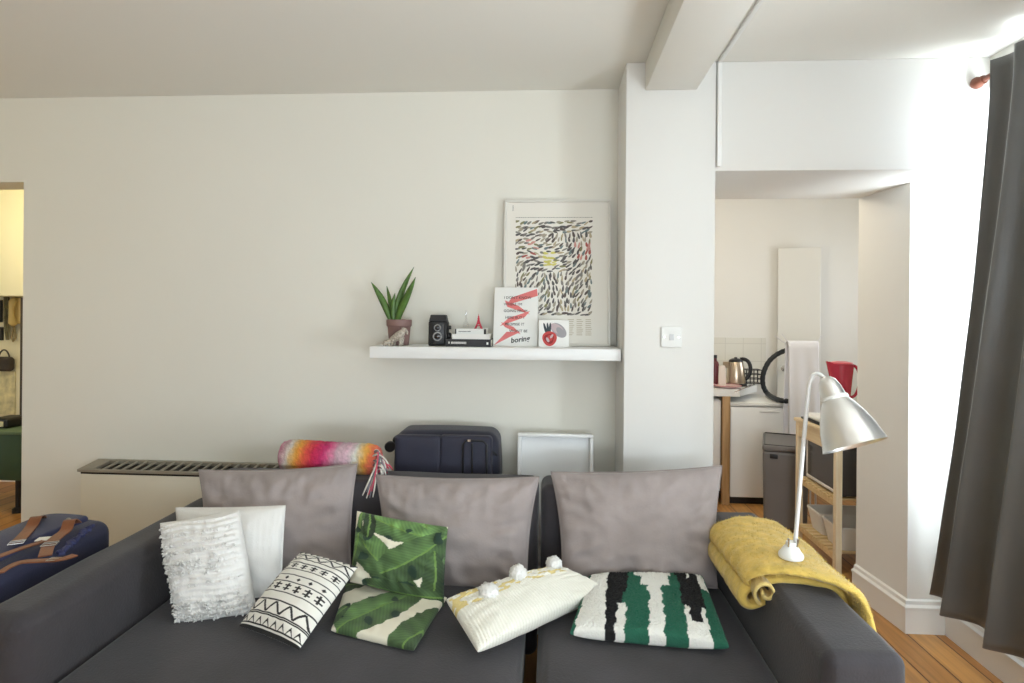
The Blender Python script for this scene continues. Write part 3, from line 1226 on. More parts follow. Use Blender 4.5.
o = solo('rolled_blanket', bm, M['attr_wool'], 'pink and orange striped wool throw rolled up on the sofa back', 'blanket', angle=0)
set_colors(o, {'uv': uvs, 'f': mohair})
fr = [mat('fringe_white', (222, 216, 206), 0.9), mat('fringe_pink', (204, 84, 104), 0.9), mat('fringe_grey', (128, 126, 132), 0.9)]
for i in range(26):
    bm = bmesh.new()
    a = rnd.uniform(0.1, 1.0)
    b0 = B + Vector((rnd.uniform(-0.012, 0.008), -0.05 - 0.010 * a, 0.05 - 0.1 * rnd.random()))
    e = B + Vector((rnd.uniform(0.005, 0.075), rnd.uniform(-0.085, -0.045), rnd.uniform(-0.052, -0.01)))
    if i < 7:
        e = B + Vector((rnd.uniform(-0.03, 0.02), -0.125, rnd.uniform(-0.125, -0.075)))
        e.y = 2.296
    mid = (b0 + e) / 2 + Vector((0.02, -0.02, 0.03))
    tube(bm, bez(b0, b0 + Vector((0.02, -0.01, 0.02)), mid, e, 8), [0.0035] * 8 + [0.0022], 6)
    part('tassel', bm, fr[rnd.choice([0, 0, 0, 1, 2])], o, angle=0)

# storage heater under the wall
hx0, hx1 = -2.262, -0.85
t = thing('storage_heater', 'long white wall heater with slotted grey top grille', 'heater', ((hx0 + hx1) / 2, 2.79, 0.0))
bm = bmesh.new(); box(bm, hx0, hx1, 2.735, 2.868, 0.09, 0.655, 0.008, 2); part('casing', bm, mat('heater_enamel', (232, 226, 208), 0.45), t)
bm = bmesh.new()
zf, zb, yf_, yb_ = 0.662, 0.680, 2.722, 2.862
MG = frame_m(Vector((hx0 - 0.006, yf_, zf)), (1, 0, 0), (0, yb_ - yf_, zb - zf))
gl, gw = hx1 - hx0 + 0.012, math.hypot(yb_ - yf_, zb - zf)
box(bm, 0, gl, 0, 0.014, -0.008, 0.006, 0.002, 1, MG); box(bm, 0, gl, gw - 0.02, gw, -0.012, 0.006, 0.002, 1, MG)
box(bm, 0, 0.075, 0.014, gw - 0.02, -0.012, 0.006, 0.002, 1, MG); box(bm, gl - 0.05, gl, 0.014, gw - 0.02, -0.012, 0.006, 0.002, 1, MG)
x_ = 0.115
while x_ < gl - 0.06:
    box(bm, x_, x_ + 0.012, 0.014, gw - 0.02, -0.003, 0.005, 0.001, 1, MG)
    x_ += 0.048
part('grille', bm, mat('grille_grey', (150, 143, 128), 0.45), t)
bm = bmesh.new(); box(bm, 0.01, gl - 0.01, 0.01, gw - 0.01, -0.02, -0.011, 0, 1, MG); part('vent_recess', bm, M['dark'], t)
for x in (hx0 + 0.15, hx1 - 0.15):
    bm = bmesh.new(); box(bm, x - 0.03, x + 0.03, 2.76, 2.85, 0, 0.092, 0.004, 1); part('foot', bm, M['dark'], t)

# navy suitcase lying on its side on a crate behind the sofa
sx0, sx1 = P(389.5, 450, Y=2.56).x, P(499, 450, Y=2.56).x
sy0, sy1, sz0, sz1 = 2.555, 2.80, 0.56, P(445, 426, Y=2.60).z - 0.03
bm = bmesh.new()
for zz in (0.02, 0.19, 0.36):
    box(bm, sx0 - 0.02, sx1 + 0.02, sy0 - 0.015, sy0 + 0.003, zz, zz + 0.13, 0.003, 1)
    box(bm, sx0 - 0.02, sx1 + 0.02, sy1 - 0.003, sy1 + 0.015, zz, zz + 0.13, 0.003, 1)
    box(bm, sx0 - 0.02, sx0 - 0.002, sy0 + 0.003, sy1 - 0.003, zz, zz + 0.13, 0.003, 1)
    box(bm, sx1 + 0.002, sx1 + 0.02, sy0 + 0.003, sy1 - 0.003, zz, zz + 0.13, 0.003, 1)
for x in (sx0, sx1 - 0.02):
    for y in (sy0 + 0.004, sy1 - 0.024):
        box(bm, x, x + 0.02, y, y + 0.02, 0, 0.545, 0.002, 1)
box(bm, sx0 - 0.02, sx1 + 0.02, sy0 - 0.015, sy1 + 0.015, 0.545, 0.558, 0.003, 1)
solo('crate', bm, wood_mat('crate_pine', (196, 160, 112), (168, 128, 84), 0), 'slatted pine crate behind the sofa under the navy suitcase', 'crate')
t = thing('suitcase', 'navy fabric suitcase lying on its side behind the sofa', 'suitcase', ((sx0 + sx1) / 2, (sy0 + sy1) / 2, 0.558))
bm = bmesh.new()
cxm, hxm = (sx0 + sx1) / 2, (sx1 - sx0) / 2


def taper(q):
    k = max(0, (q.z - 0.02) / ((sz1 - sz0) / 2))
    q.x *= 1 - 0.045 * max(0, k)
    if q.z > 0:
        q.z += 0.006 * (1 - (q.x / hxm) ** 2)
    return q


softbox(bm, (cxm, (sy0 + sy1) / 2 + 0.02, (0.56 + sz1) / 2), (hxm, (sy1 - sy0) / 2 - 0.02, (sz1 - 0.56) / 2), 0.05, (12, 4, 8), 5, taper)
part('body', bm, M['navy2'], t, angle=0)
bm = bmesh.new()
softbox(bm, (cxm - 0.115, sy0 + 0.022, 0.735), (0.105, 0.022, 0.165), 0.018, (8, 2, 8), 4)
part('front_pocket', bm, M['navy2'], t, angle=0)
bm = bmesh.new()
softbox(bm, (cxm + 0.095, sy0 + 0.020, 0.735), (0.115, 0.024, 0.168), 0.018, (8, 2, 8), 4)
pk = part('front_pocket', bm, M['navy2'], t, angle=0)
bm = bmesh.new()
zt = 0.735 + 0.168
tube(bm, [(cxm + 0.085, sy0 - 0.006, 0.60), (cxm + 0.085, sy0 - 0.006, zt - 0.035), (cxm + 0.10, sy0 - 0.006, zt - 0.018), (cxm + 0.17, sy0 - 0.006, zt - 0.018), (cxm + 0.188, sy0 - 0.006, zt - 0.035), (cxm + 0.188, sy0 - 0.006, 0.60)], 0.005, 8)
tube(bm, [(cxm + 0.125, sy0 - 0.006, 0.60), (cxm + 0.125, sy0 - 0.006, zt - 0.03)], 0.004, 8)
part('zip', bm, M['black'], pk)
bm = bmesh.new(); box(bm, cxm + 0.105, cxm + 0.12, sy0 - 0.014, sy0 - 0.008, zt - 0.024, zt - 0.012, 0.002, 1); part('zip_pull', bm, M['chrome'], pk)
bm = bmesh.new()
tube(bm, [(sx0 + 0.02, sy0 + 0.028, sz1 - 0.085), (sx0 + 0.06, sy0 + 0.012, sz1 - 0.048), (cxm, sy0 + 0.010, sz1 - 0.038), (sx1 - 0.06, sy0 + 0.012, sz1 - 0.05), (sx1 - 0.012, sy0 + 0.03, sz1 - 0.09)], 0.005, 8)
part('piping', bm, M['black'], t)
for y in (sy0 + 0.06, sy1 - 0.05):
    bm = bmesh.new()
    lathe(bm, [(0, -0.014), (0.020, -0.014), (0.024, -0.008), (0.024, 0.008), (0.020, 0.014), (0, 0.014)], Matrix.Translation((sx0 - 0.012, y, sz1 - 0.07)) @ Matrix.Rotation(PI / 2, 4, 'X'), 24)
    part('wheel', bm, M['black'], t)

# white shallow tray leaning on the wall
t0, t1 = P(518, 440, Y=2.76), P(593, 440, Y=2.76)
zt = P(556, 433, Y=2.78).z
lean = math.radians(5.5)
MT = frame_m(Vector((t0.x, 2.70, 0.0)), (1, 0, 0), (0, math.sin(lean), math.cos(lean)))
tw, th_ = t1.x - t0.x, zt / math.cos(lean)
t = thing('tray', 'white shallow tray leaning against the wall behind the sofa', 'tray', (t0.x + tw / 2, 2.70, 0))
bm = bmesh.new(); box(bm, 0.008, tw - 0.008, 0.008, th_ - 0.008, -0.004, 0.004, 0, 1, MT); part('tray_bottom', bm, M['white_gloss'], t)
bm = bmesh.new()
for a in ((0, tw, 0, 0.016), (0, tw, th_ - 0.016, th_), (0, 0.016, 0.016, th_ - 0.016), (tw - 0.016, tw, 0.016, th_ - 0.016)):
    box(bm, a[0], a[1], a[2], a[3], -0.006, 0.052, 0.004, 2, MT)
part('rim', bm, M['white_gloss'], t)

# ------------------------------------------------------------------ floating shelf and what stands on it
SHX0, SHX1 = P(369.5, 353, Y=2.61).x, P(621, 355, Y=2.61).x
SHZ = P(495, 347.8, Y=2.61).z
bm = bmesh.new(); box(bm, SHX0, SHX1, 2.61, 2.869, SHZ - 0.052, SHZ, 0.003, 2)
solo('floating_shelf', bm, M['white_gloss'], 'white floating shelf on the back wall above the suitcase', 'shelf')

# snake plant
pc = P(399, 346, Y=2.74); pc.z = SHZ
t = thing('potted_plant', 'snake plant in a brown pot on the left end of the shelf', 'plant', pc)
MP = Matrix.Translation(pc)
bm = bmesh.new(); lathe(bm, [(0, 0), (0.043, 0), (0.046, 0.004), (0.053, 0.085), (0.058, 0.09), (0.059, 0.118), (0.056, 0.120), (0.052, 0.118), (0.050, 0.095), (0, 0.095)], MP, 40)
part('pot', bm, mat('pot_brown', (136, 106, 100), 0.6, vary=(20, 0.06)), t)
bm = bmesh.new(); lathe(bm, [(0, 0.104), (0.03, 0.103), (0.0505, 0.100)], MP, 24); part('soil', bm, mat('soil', (62, 46, 36), 0.95, bump=(200, 1.0)), t)
leafm = mat('leaf_green', (78, 112, 46), 0.4, vary=(30, 0.3))


def blade(pts, w, twist=0.0, fold=0.3, n=14):
    """a stiff pointed leaf with a channelled face"""
    pts = bez(*pts, n)
    bm = bmesh.new()
    rows = []
    for i, p in enumerate(pts):
        f = i / n
        tt = (pts[min(i + 1, n)] - pts[max(i - 1, 0)]).normalized()
        s = Vector((math.cos(twist), math.sin(twist), 0))
        s = (s - tt * s.dot(tt)).normalized()
        nn = tt.cross(s)
        ww = w * (0.62 + 0.38 * math.sin(min(1, f * 1.5) * PI / 2)) * (1 - f ** 4.5) + 0.0006
        rows.append([bm.verts.new(p + s * ww * a + nn * ww * fold * a * a + nn * b) for a, b in ((-1, 0), (-0.5, 0), (0, 0), (0.5, 0), (1, 0), (0.5, 0.003), (0, 0.004), (-0.5, 0.003))])
    for a, b in zip(rows, rows[1:]):
        for j in range(8):
            bm.faces.new((a[j], a[(j + 1) % 8], b[(j + 1) % 8], b[j]))
    bm.faces.new(rows[0]); bm.faces.new(rows[-1])
    return bm


q = lambda px, py, y=2.74: P(px, py, Y=y)
r0 = lambda dx, dy: Vector((pc.x - 0.022 + dx, pc.y + dy, SHZ + 0.10))
for pts, w, tw_, fo in (
        ((r0(-0.010, 0), q(388, 312), q(383, 298), q(371, 282)), 0.0165, 0.3, 0.4),
        ((r0(0.002, 0.012), q(390, 312, 2.75), q(389, 300, 2.75), q(386.5, 286, 2.76)), 0.015, -0.5, 0.4),
        ((r0(0.010, 0.004), q(395, 310), q(399, 295), q(414, 267, 2.73)), 0.016, 0.5, 0.4),
        ((r0(0.012, -0.012), q(397, 312, 2.72), q(405, 300, 2.72), q(415.5, 277, 2.70)), 0.021, -0.3, 0.35),
        ((r0(0.0, -0.006), q(392, 315, 2.73), q(392, 306, 2.73), q(395, 293, 2.73)), 0.013, 0.1, 0.4)):
    part('leaf', blade(pts, w, tw_, fo), leafm, t, angle=0)

# animal figurines in front of the pot: a standing elephant and a small resting one
fm = mat('stone_speckled', (176, 166, 152), 0.6, vary=(130, 0.5))


def figurine(c, s, label, high):
    bm = bmesh.new()

    def blob(o_, r, sc_):
        vs = bmesh.ops.create_icosphere(bm, subdivisions=3, radius=1.0)['verts']
        for v in vs:
            v.co = Vector((v.co.x * r * sc_[0], v.co.y * r * sc_[1], v.co.z * r * sc_[2])) + c + Vector(o_) * s
    h = 1.0 if high else 0.62
    tube(bm, [c + Vector(p) * s for p in ((-0.30, 0, 0.42 * h), (-0.1, 0, 0.55 * h), (0.12, 0, 0.72 * h), (0.26, 0, 0.86 * h))], [0.20 * s, 0.25 * s, 0.23 * s, 0.17 * s], 14)
    blob((0.30, -0.02, 0.92 * h), 0.17 * s, (1.1, 0.9, 0.9))
    blob((-0.30, 0, 0.42 * h), 0.21 * s, (1, 1, 1))
    tube(bm, [c + Vector(p) * s for p in ((0.42, -0.03, 0.90 * h), (0.50, -0.04, 0.80 * h), (0.49, -0.05, 0.66 * h))], [0.08 * s, 0.065 * s, 0.045 * s], 10)
    for x, y in ((-0.36, -0.12), (-0.30, 0.12), (0.10, -0.12), (0.16, 0.12)):
        tube(bm, [c + Vector((x, y, 0.0)) * s, c + Vector((x, y, 0.2 * h)) * s, c + Vector((x + 0.02, y * 0.8, 0.5 * h)) * s], [0.085 * s, 0.08 * s, 0.12 * s], 10)
    for y in (-0.13, 0.12):
        tube(bm, [c + Vector((0.24, y, 0.98 * h)) * s, c + Vector((0.20, y * 1.3, 1.10 * h)) * s], [0.07 * s, 0.015 * s], 8)
    tube(bm, [c + Vector((-0.46, 0, 0.5 * h)) * s, c + Vector((-0.56, 0, 0.38 * h)) * s, c + Vector((-0.55, 0, 0.2 * h)) * s], [0.035 * s, 0.03 * s, 0.02 * s], 8)
    solo('animal_figurine', bm, fm, label, 'figurine', 'stone animals by the plant pot', angle=0)


c = P(399, 346, Y=2.66); c.z = SHZ
figurine(c, 0.078, 'taller speckled stone animal figurine in front of the brown pot', True)
c = P(388.5, 347, Y=2.655); c.z = SHZ
figurine(c, 0.052, 'smaller speckled stone animal figurine left of the taller one', False)

# twin-lens camera
cc = P(438.5, 346, Y=2.73); cc.z = SHZ
cw, ch, cdp = 0.088, 0.143, 0.09
t = thing('camera', 'black vintage twin-lens camera standing on the shelf', 'camera', cc)
lea = mat('black_leatherette', (30, 28, 28), 0.55, bump=(500, 0.4))
MC = Matrix.Translation(cc) @ Matrix.Rotation(math.radians(5), 4, 'Z')
bm = bmesh.new(); box(bm, -cw / 2, cw / 2, -0.032, cdp - 0.03, 0, ch - 0.03, 0.006, 3, MC); part('body', bm, lea, t)
bm = bmesh.new(); prism(bm, [(-cw / 2 + 0.002, ch - 0.03), (cw / 2 - 0.002, ch - 0.03), (cw / 2 - 0.01, ch), (-cw / 2 + 0.01, ch)], -0.03, 0.045, MC @ Matrix.Rotation(PI / 2, 4, 'X') @ Matrix.Scale(-1, 4, (0, 0, 1))); part('viewing_hood', bm, lea, t, False)
bm = bmesh.new(); box(bm, -0.031, 0.031, -0.05, -0.033, 0.010, ch - 0.032, 0.004, 2, MC); lp = part('lens_board', bm, M['black'], t)
for z, r in ((0.084, 0.016), (0.045, 0.021)):
    ML = MC @ Matrix.Translation((0, -0.05, z)) @ Matrix.Rotation(PI / 2, 4, 'X')
    bm = bmesh.new(); lathe(bm, [(0, 0), (r, 0), (r, 0.009), (r * 0.88, 0.011), (r * 0.80, 0.006), (0, 0.006)], ML, 32); part('lens_ring', bm, mat('lens_ring_steel', (176, 174, 172), 0.4, 0.6), lp)
    bm = bmesh.new(); lathe(bm, [(r * 0.74, 0.0065), (r * 0.6, 0.009), (0, 0.011)], ML, 32); part('lens', bm, mat('lens_glass', (14, 14, 22), 0.05, spec=0.8), lp)
for z, r in ((0.045, 0.016), (0.085, 0.009)):
    bm = bmesh.new(); lathe(bm, [(0, 0), (r, 0), (r, 0.010), (r * 0.8, 0.013), (0, 0.013)], MC @ Matrix.Translation((cw / 2, 0.012, z)) @ Matrix.Rotation(PI / 2, 4, 'Y'), 24); part('knob', bm, M['black'], t)
bm = bmesh.new(); box(bm, -0.022, 0.022, -0.0335, -0.032, ch - 0.042, ch - 0.034, 0, 1, MC); part('name_plate', bm, M['chrome'], t)

# books
paper = mat('paper', (236, 230, 216), 0.9)


def book(x0, x1, y0, y1, z0, h, cover, label, marks, group='books stacked on the shelf'):
    t = thing('book', label, 'book', ((x0 + x1) / 2, (y0 + y1) / 2, z0), group)
    bm = bmesh.new()
    box(bm, x0, x1, y0, y1, z0, z0 + 0.002, 0.0005, 1); box(bm, x0, x1, y0, y1, z0 + h - 0.002, z0 + h, 0.0005, 1)
    box(bm, x0, x1, y0 - 0.0015, y0 + 0.001, z0, z0 + h, 0.0006, 1)
    part('cover', bm, cover, t)
    bm = bmesh.new(); box(bm, x0 + 0.003, x1 - 0.003, y0 + 0.0012, y1 - 0.003, z0 + 0.0021, z0 + h - 0.0021); part('pages', bm, paper, t)
    if marks:
        bm = bmesh.new()
        for (a, b, c_, d) in marks[0]:
            box(bm, x0 + (x1 - x0) * a, x0 + (x1 - x0) * b, y0 - 0.0022, y0 - 0.0014, z0 + h * c_, z0 + h * d)
        part('spine_print', bm, marks[1], t)
    return t


bx = lambda px, y=2.67: P(px, 340, Y=y).x
white_ink = mat('white_ink', (225, 222, 215), 0.7)
black_ink = mat('black_ink', (32, 30, 32), 0.7)
mk = []
xx = 0.12
while xx < 0.46:
    w = rnd.choice([0.012, 0.018, 0.016]); mk.append((xx, xx + w, 0.38, 0.66)); xx += w + 0.008
mk += [(0.06, 0.085, 0.4, 0.66), (0.905, 0.945, 0.32, 0.62)]
book(bx(446), bx(491), 2.665, 2.83, SHZ, 0.034, mat('cover_black', (34, 33, 36), 0.5), 'thick black book at the bottom of the stack on the shelf', (mk, white_ink))
book(bx(452), bx(489.5), 2.67, 2.82, SHZ + 0.034, 0.023, mat('cover_white', (232, 231, 226), 0.5), 'white book between the black book and the small topmost book', None)
mk = [(0.0, 0.04, 0.02, 0.98), (0.93, 1.0, 0.02, 0.98)]
xx = 0.12
while xx < 0.5:
    w = rnd.choice([0.014, 0.02]); mk.append((xx, xx + w, 0.42, 0.58)); xx += w + 0.01
book(bx(455), bx(486), 2.67, 2.79, SHZ + 0.057, 0.024, mat('cover_pale', (226, 228, 224), 0.5), 'small white book with black spine ends, topmost of the stack', (mk, black_ink))
BT = SHZ + 0.081

# miniature tower
tc_ = P(478.5, 331, Y=2.72); tc_.z = BT
redm = mat('tower_red', (206, 62, 82), 0.45)
bm = bmesh.new()
H = 0.068
for sx in (-1, 1):
    for sy in (-1, 1):
        L = []
        for i in range(13):
            f = i / 12
            w = 0.0135 * (1 - f) ** 2.1 + 0.0016
            L.append(tc_ + Vector((sx * w, sy * w, H * 0.86 * f)))
        tube(bm, L, [0.0036 - 0.0022 * i / 12 for i in range(13)], 6)
for z, w, hh in ((0.012, 0.0115, 0.004), (0.027, 0.007, 0.0035), (0.045, 0.0055, 0.003)):
    box(bm, tc_.x - w, tc_.x + w, tc_.y - w, tc_.y + w, tc_.z + z, tc_.z + z + hh, 0.0008, 1)
tube(bm, [tc_ + Vector((0, 0, H * 0.3)), tc_ + Vector((0, 0, H * 0.84)), tc_ + Vector((0, 0, H))], [0.003, 0.0018, 0.0006], 8)
solo('tower_figurine', bm, redm, 'small red lattice tower standing on the book stack', 'figurine')

# glass bud vase, barely visible against the wall
gv = P(466, 331, Y=2.735); gv.z = BT
bm = bmesh.new()
lathe(bm, [(0, 0), (0.013, 0), (0.016, 0.004), (0.017, 0.016), (0.013, 0.026), (0.006, 0.034), (0.005, 0.075), (0.0065, 0.082), (0.0055, 0.082), (0.004, 0.074), (0.005, 0.034), (0.012, 0.024), (0.014, 0.008), (0, 0.005)], Matrix.Translation(gv), 24)
solo('bud_vase', bm, M['glass'], 'tiny clear glass bud vase on the books beside the red tower', 'vase', angle=0)

# ------------------------------------------------------------------ framed print
p0, p1 = P(502.5, 347, Y=2.80), P(610.5, 347, Y=2.80)
fw = p1.x - p0.x
fh = 0.698
ln = math.asin(0.035 / fh)
MF = frame_m(Vector((p0.x, 2.815, SHZ)), (1, 0, 0), (0, math.sin(ln), math.cos(ln)))
t = thing('framed_print', 'large pale framed print of scattered leaf shapes on the shelf', 'picture', (p0.x + fw / 2, 2.815, SHZ))
bm = bmesh.new()
b_ = 0.012
for a in ((0, fw, 0, b_), (0, fw, fh - b_, fh), (0, b_, b_, fh - b_), (fw - b_, fw, b_, fh - b_)):
    box(bm, *a, -0.012, 0.012, 0.002, 1, MF)
part('frame', bm, mat('frame_pale', (222, 219, 210), 0.4), t)
bm = bmesh.new(); box(bm, b_, fw - b_, b_, fh - b_, -0.008, 0.002, 0, 1, MF); part('paper', bm, mat('print_paper', (231, 227, 217), 0.7), t)
inks = [(92, 88, 86), (132, 128, 120), (164, 156, 138), (172, 92, 82), (206, 150, 140), (212, 204, 110), (112, 126, 124), (96, 84, 78), (134, 130, 92), (182, 168, 138)]
im = [mat('ink', c_, 0.7) for c_ in inks]
bm = bmesh.new()
ix0, ix1, iy0, iy1 = 0.055, fw - 0.085, 0.145, fh - 0.098
rows_, cols_ = 22, 19


def flow(x, y):
    if y > 0.86:
        return 0.12 + 0.25 * math.sin(x * 9)
    if y > 0.45:
        return 0.75 + 0.75 * math.sin(x * 4.6 + y * 5.0) + 0.2 * math.sin(y * 17)
    if y > 0.06:
        return 1.35 + 0.35 * math.sin(x * 11 + y * 6)
    return 0.35


for r_ in range(rows_):
    for c_ in range(cols_):
        x = (c_ + 0.5 + rnd.uniform(-0.35, 0.35)) / cols_
        y = (r_ + 0.5 + rnd.uniform(-0.35, 0.35)) / rows_
        a = flow(x, y) + rnd.uniform(-0.32, 0.32)
        L = rnd.uniform(0.012, 0.018)
        w = rnd.uniform(0.0036, 0.0064)
        k_ = rnd.choice([0, 0, 0, 1, 1, 2, 2, 6, 7, 7, 8, 9])
        if math.hypot(x - 0.45, y - 0.60) < 0.09 and rnd.random() < 0.8:
            k_ = 5
        if (math.hypot(x - 0.87, y - 0.68) < 0.12 or math.hypot(x - 0.18, y - 0.70) < 0.10) and rnd.random() < 0.65:
            k_ = rnd.choice([3, 4])
        cx_, cy_ = ix0 + (ix1 - ix0) * x, iy0 + (iy1 - iy0) * y
        pts = []
        for s in range(10):
            th2 = 2 * PI * s / 10
            lx, ly = L * math.cos(th2), w * math.sin(th2) * (1 - 0.35 * math.cos(th2))
            px_, py_ = cx_ + lx * math.cos(a) - ly * math.sin(a), cy_ + lx * math.sin(a) + ly * math.cos(a)
            pts.append((max(ix0, min(ix1, px_)), max(iy0, min(iy1, py_))))
        prism(bm, pts, 0.0021, 0.0026, MF, k_)
# fine rule of tiny type along the top, number at the corner, columns of type at the foot
x_ = ix0
while x_ < ix1:
    w = rnd.uniform(0.003, 0.009)
    box(bm, x_, min(ix1, x_ + w), iy1 + 0.012, iy1 + 0.0145, 0.0021, 0.0026, 0, 1, MF, 1)
    x_ += w + 0.002
for j in range(4):
    box(bm, 0.040, 0.043, fh - 0.052 + j * 0.007, fh - 0.047 + j * 0.007, 0.0021, 0.0026, 0, 1, MF, 0)
for j in range(9):
    for i in range(3):
        w = rnd.uniform(0.022, 0.032)
        xx = fw - 0.20 + i * 0.042
        box(bm, xx, xx + w, 0.125 - j * 0.009, 0.1275 - j * 0.009, 0.0021, 0.0025, 0, 1, MF, 9)
part('printed_shapes', bm, im, t, False)

# ------------------------------------------------------------------ card with red zigzag and lettering
p0, p1 = P(493, 347, Y=2.75), P(537.5, 347, Y=2.75)
cw_, ch_ = p1.x - p0.x, 0.285
ln = math.asin(0.07 / ch_)
MK = frame_m(Vector((p0.x, 2.745, SHZ)), (1, 0, 0), (0, math.sin(ln), math.cos(ln)))
t = thing('art_card', 'white card with red lightning brush stroke and black lettering', 'card', (p0.x + cw_ / 2, 2.745, SHZ))
bm = bmesh.new(); box(bm, 0, cw_, 0, ch_, -0.004, 0.0, 0.001, 1, MK); part('card', bm, M['white'], t)


def kx(px, py):
    """card coordinates from the close-up of the card: fractions of its width and height"""
    return (px * cw_, py * ch_)


bm = bmesh.new()
Z = [(0.98, 0.965), (0.99, 0.90), (0.60, 0.80), (0.50, 0.755), (0.83, 0.62), (0.80, 0.55), (0.42, 0.425), (0.30, 0.36), (0.62, 0.245), (0.60, 0.20), (0.38, 0.18), (0.02, 0.02),
     (0.30, 0.23), (0.34, 0.26), (0.14, 0.40), (0.20, 0.44), (0.50, 0.545), (0.56, 0.60), (0.22, 0.72), (0.30, 0.79), (0.62, 0.90)]
# built from quads so that the stroke stays clean
segs = [((0.97, 0.975), (0.99, 0.855), (0.28, 0.695), (0.40, 0.825)), ((0.24, 0.775), (0.30, 0.665), (0.82, 0.535), (0.56, 0.68)), ((0.82, 0.595), (0.70, 0.49), (0.14, 0.335), (0.34, 0.475)),
        ((0.16, 0.405), (0.26, 0.32), (0.62, 0.20), (0.46, 0.32)), ((0.62, 0.245), (0.40, 0.165), (0.02, 0.015), (0.30, 0.24))]
for i, s in enumerate(segs):
    prism(bm, [kx(*c_) for c_ in s][::-1], 0.0002 + i * 0.00015, 0.0008 + i * 0.00015, MK)
part('brush_stroke', bm, mat('stroke_red', (226, 126, 124), 0.7), t, False)
for i, (txt, x, sz) in enumerate((('I DON\'T KNOW', 0.22, 0.0178), ('WHERE I\'M', 0.22, 0.0178), ('GOING FROM', 0.22, 0.0178), ('HERE BUT I', 0.26, 0.0178), ('PROMISE IT', 0.26, 0.0178), ('WON\'T BE', 0.36, 0.0178), ('boring', 0.40, 0.034))):
    cu = bpy.data.curves.new('lettering', 'FONT')
    cu.body = txt
    cu.size = sz
    cu.extrude = 0.0002
    cu.resolution_u = 3
    if i == 6:
        cu.shear = 0.2
        cu.offset = 0.0006
    cu.materials.append(black_ink)
    tmp = bpy.data.objects.new('lettering_outline', cu)
    COL.objects.link(tmp)
    bpy.context.view_layer.update()
    me = bpy.data.meshes.new_from_object(tmp.evaluated_get(bpy.context.evaluated_depsgraph_get()))
    bpy.data.objects.remove(tmp)
    me.name = 'lettering'
    if not me.materials:
        me.materials.append(black_ink)
    o = bpy.data.objects.new('lettering', me)
    COL.objects.link(o)
    yy = (0.80 - i * 0.113) * ch_ if i < 6 else 0.055 * ch_
    rot = Matrix.Rotation(math.radians(8 if i == 6 else 0), 4, 'Z')
    mm = MK @ Matrix.Translation((x * cw_, yy, 0.0021)) @ rot
    o.parent = t
    o.matrix_local = Matrix.Translation(-WLOC[t.name]) @ mm

# ------------------------------------------------------------------ small card with a heart drawing
p0, p1 = P(538.5, 348, Y=2.70), P(569, 348, Y=2.70)
cw_, ch_ = p1.x - p0.x, 0.128
ln = math.asin(0.03 / ch_)
MH = frame_m(Vector((p0.x, 2.70, SHZ)), (1, 0, 0), (0, math.sin(ln), math.cos(ln)))
t = thing('art_card', 'small white card with a red and grey heart drawing', 'card', (p0.x + cw_ / 2, 2.70, SHZ))
bm = bmesh.new(); box(bm, 0, cw_, 0, ch_, -0.003, 0.0, 0.0008, 1, MH); part('card', bm, M['white'], t)
hm = [mat('heart_red', (196, 72, 70), 0.7), mat('heart_grey', (160, 158, 162), 0.7), mat('heart_dark', (62, 74, 80), 0.7), mat('heart_crimson', (150, 40, 44), 0.7), mat('heart_pink', (196, 178, 180), 0.7)]
bm = bmesh.new()


def ell(cx_, cy_, rx, ry, a, z, mi, n=28, wob_=0.0):
    pts = []
    for i in range(n):
        th2 = 2 * PI * i / n
        k_ = 1 + wob_ * math.sin(3 * th2)
        x, y = rx * k_ * math.cos(th2), ry * k_ * math.sin(th2)
        pts.append((cx_ * cw_ + x * math.cos(a) - y * math.sin(a), cy_ * ch_ + x * math.sin(a) + y * math.cos(a)))
    prism(bm, pts, 0.0002, z, MH, mi)


ell(0.66, 0.62, 0.042, 0.026, -0.75, 0.0006, 1); ell(0.60, 0.68, 0.034, 0.019, -0.6, 0.0008, 4)
ell(0.72, 0.56, 0.026, 0.014, -0.9, 0.0010, 1)
for x, a in ((0.22, 1.85), (0.30, 1.65), (0.37, 1.5)):
    ell(x, 0.66, 0.030, 0.0055, a, 0.0011, 2)
ell(0.36, 0.32, 0.033, 0.034, 0, 0.0012, 0, wob_=0.04); ell(0.35, 0.32, 0.022, 0.023, 0.3, 0.0014, 3, wob_=0.12); ell(0.37, 0.33, 0.013, 0.014, 0, 0.0016, 0); ell(0.30, 0.27, 0.006, 0.012, 0.5, 0.0018, 4); ell(0.43, 0.40, 0.005, 0.011, -0.6, 0.0018, 4)
part('heart_drawing', bm, hm, t, False)

# ------------------------------------------------------------------ switch plate on the pillar
sc_ = P(671, 337, Y=PIL_Y)
t = thing('switch_plate', 'white square socket plate on the pillar', 'switch', (sc_.x, PIL_Y, sc_.z))
bm = bmesh.new(); box(bm, sc_.x - 0.044, sc_.x + 0.044, PIL_Y - 0.012, PIL_Y, sc_.z - 0.044, sc_.z + 0.044, 0.004, 3); part('plate', bm, M['white'], t)
bm = bmesh.new(); box(bm, sc_.x - 0.009, sc_.x + 0.009, PIL_Y - 0.015, PIL_Y - 0.0115, sc_.z - 0.013, sc_.z + 0.013, 0.001, 1); part('rocker', bm, mat('rocker_grey', (196, 196, 196), 0.4), t)
for x in (-0.03, 0.03):
    bm = bmesh.new(); lathe(bm, [(0, 0), (0.0042, 0), (0.0036, 0.002), (0, 0.0022)], Matrix.Translation((sc_.x + x, PIL_Y - 0.012, sc_.z)) @ Matrix.Rotation(PI / 2, 4, 'X'), 16); part('screw', bm, M['chrome'], t)

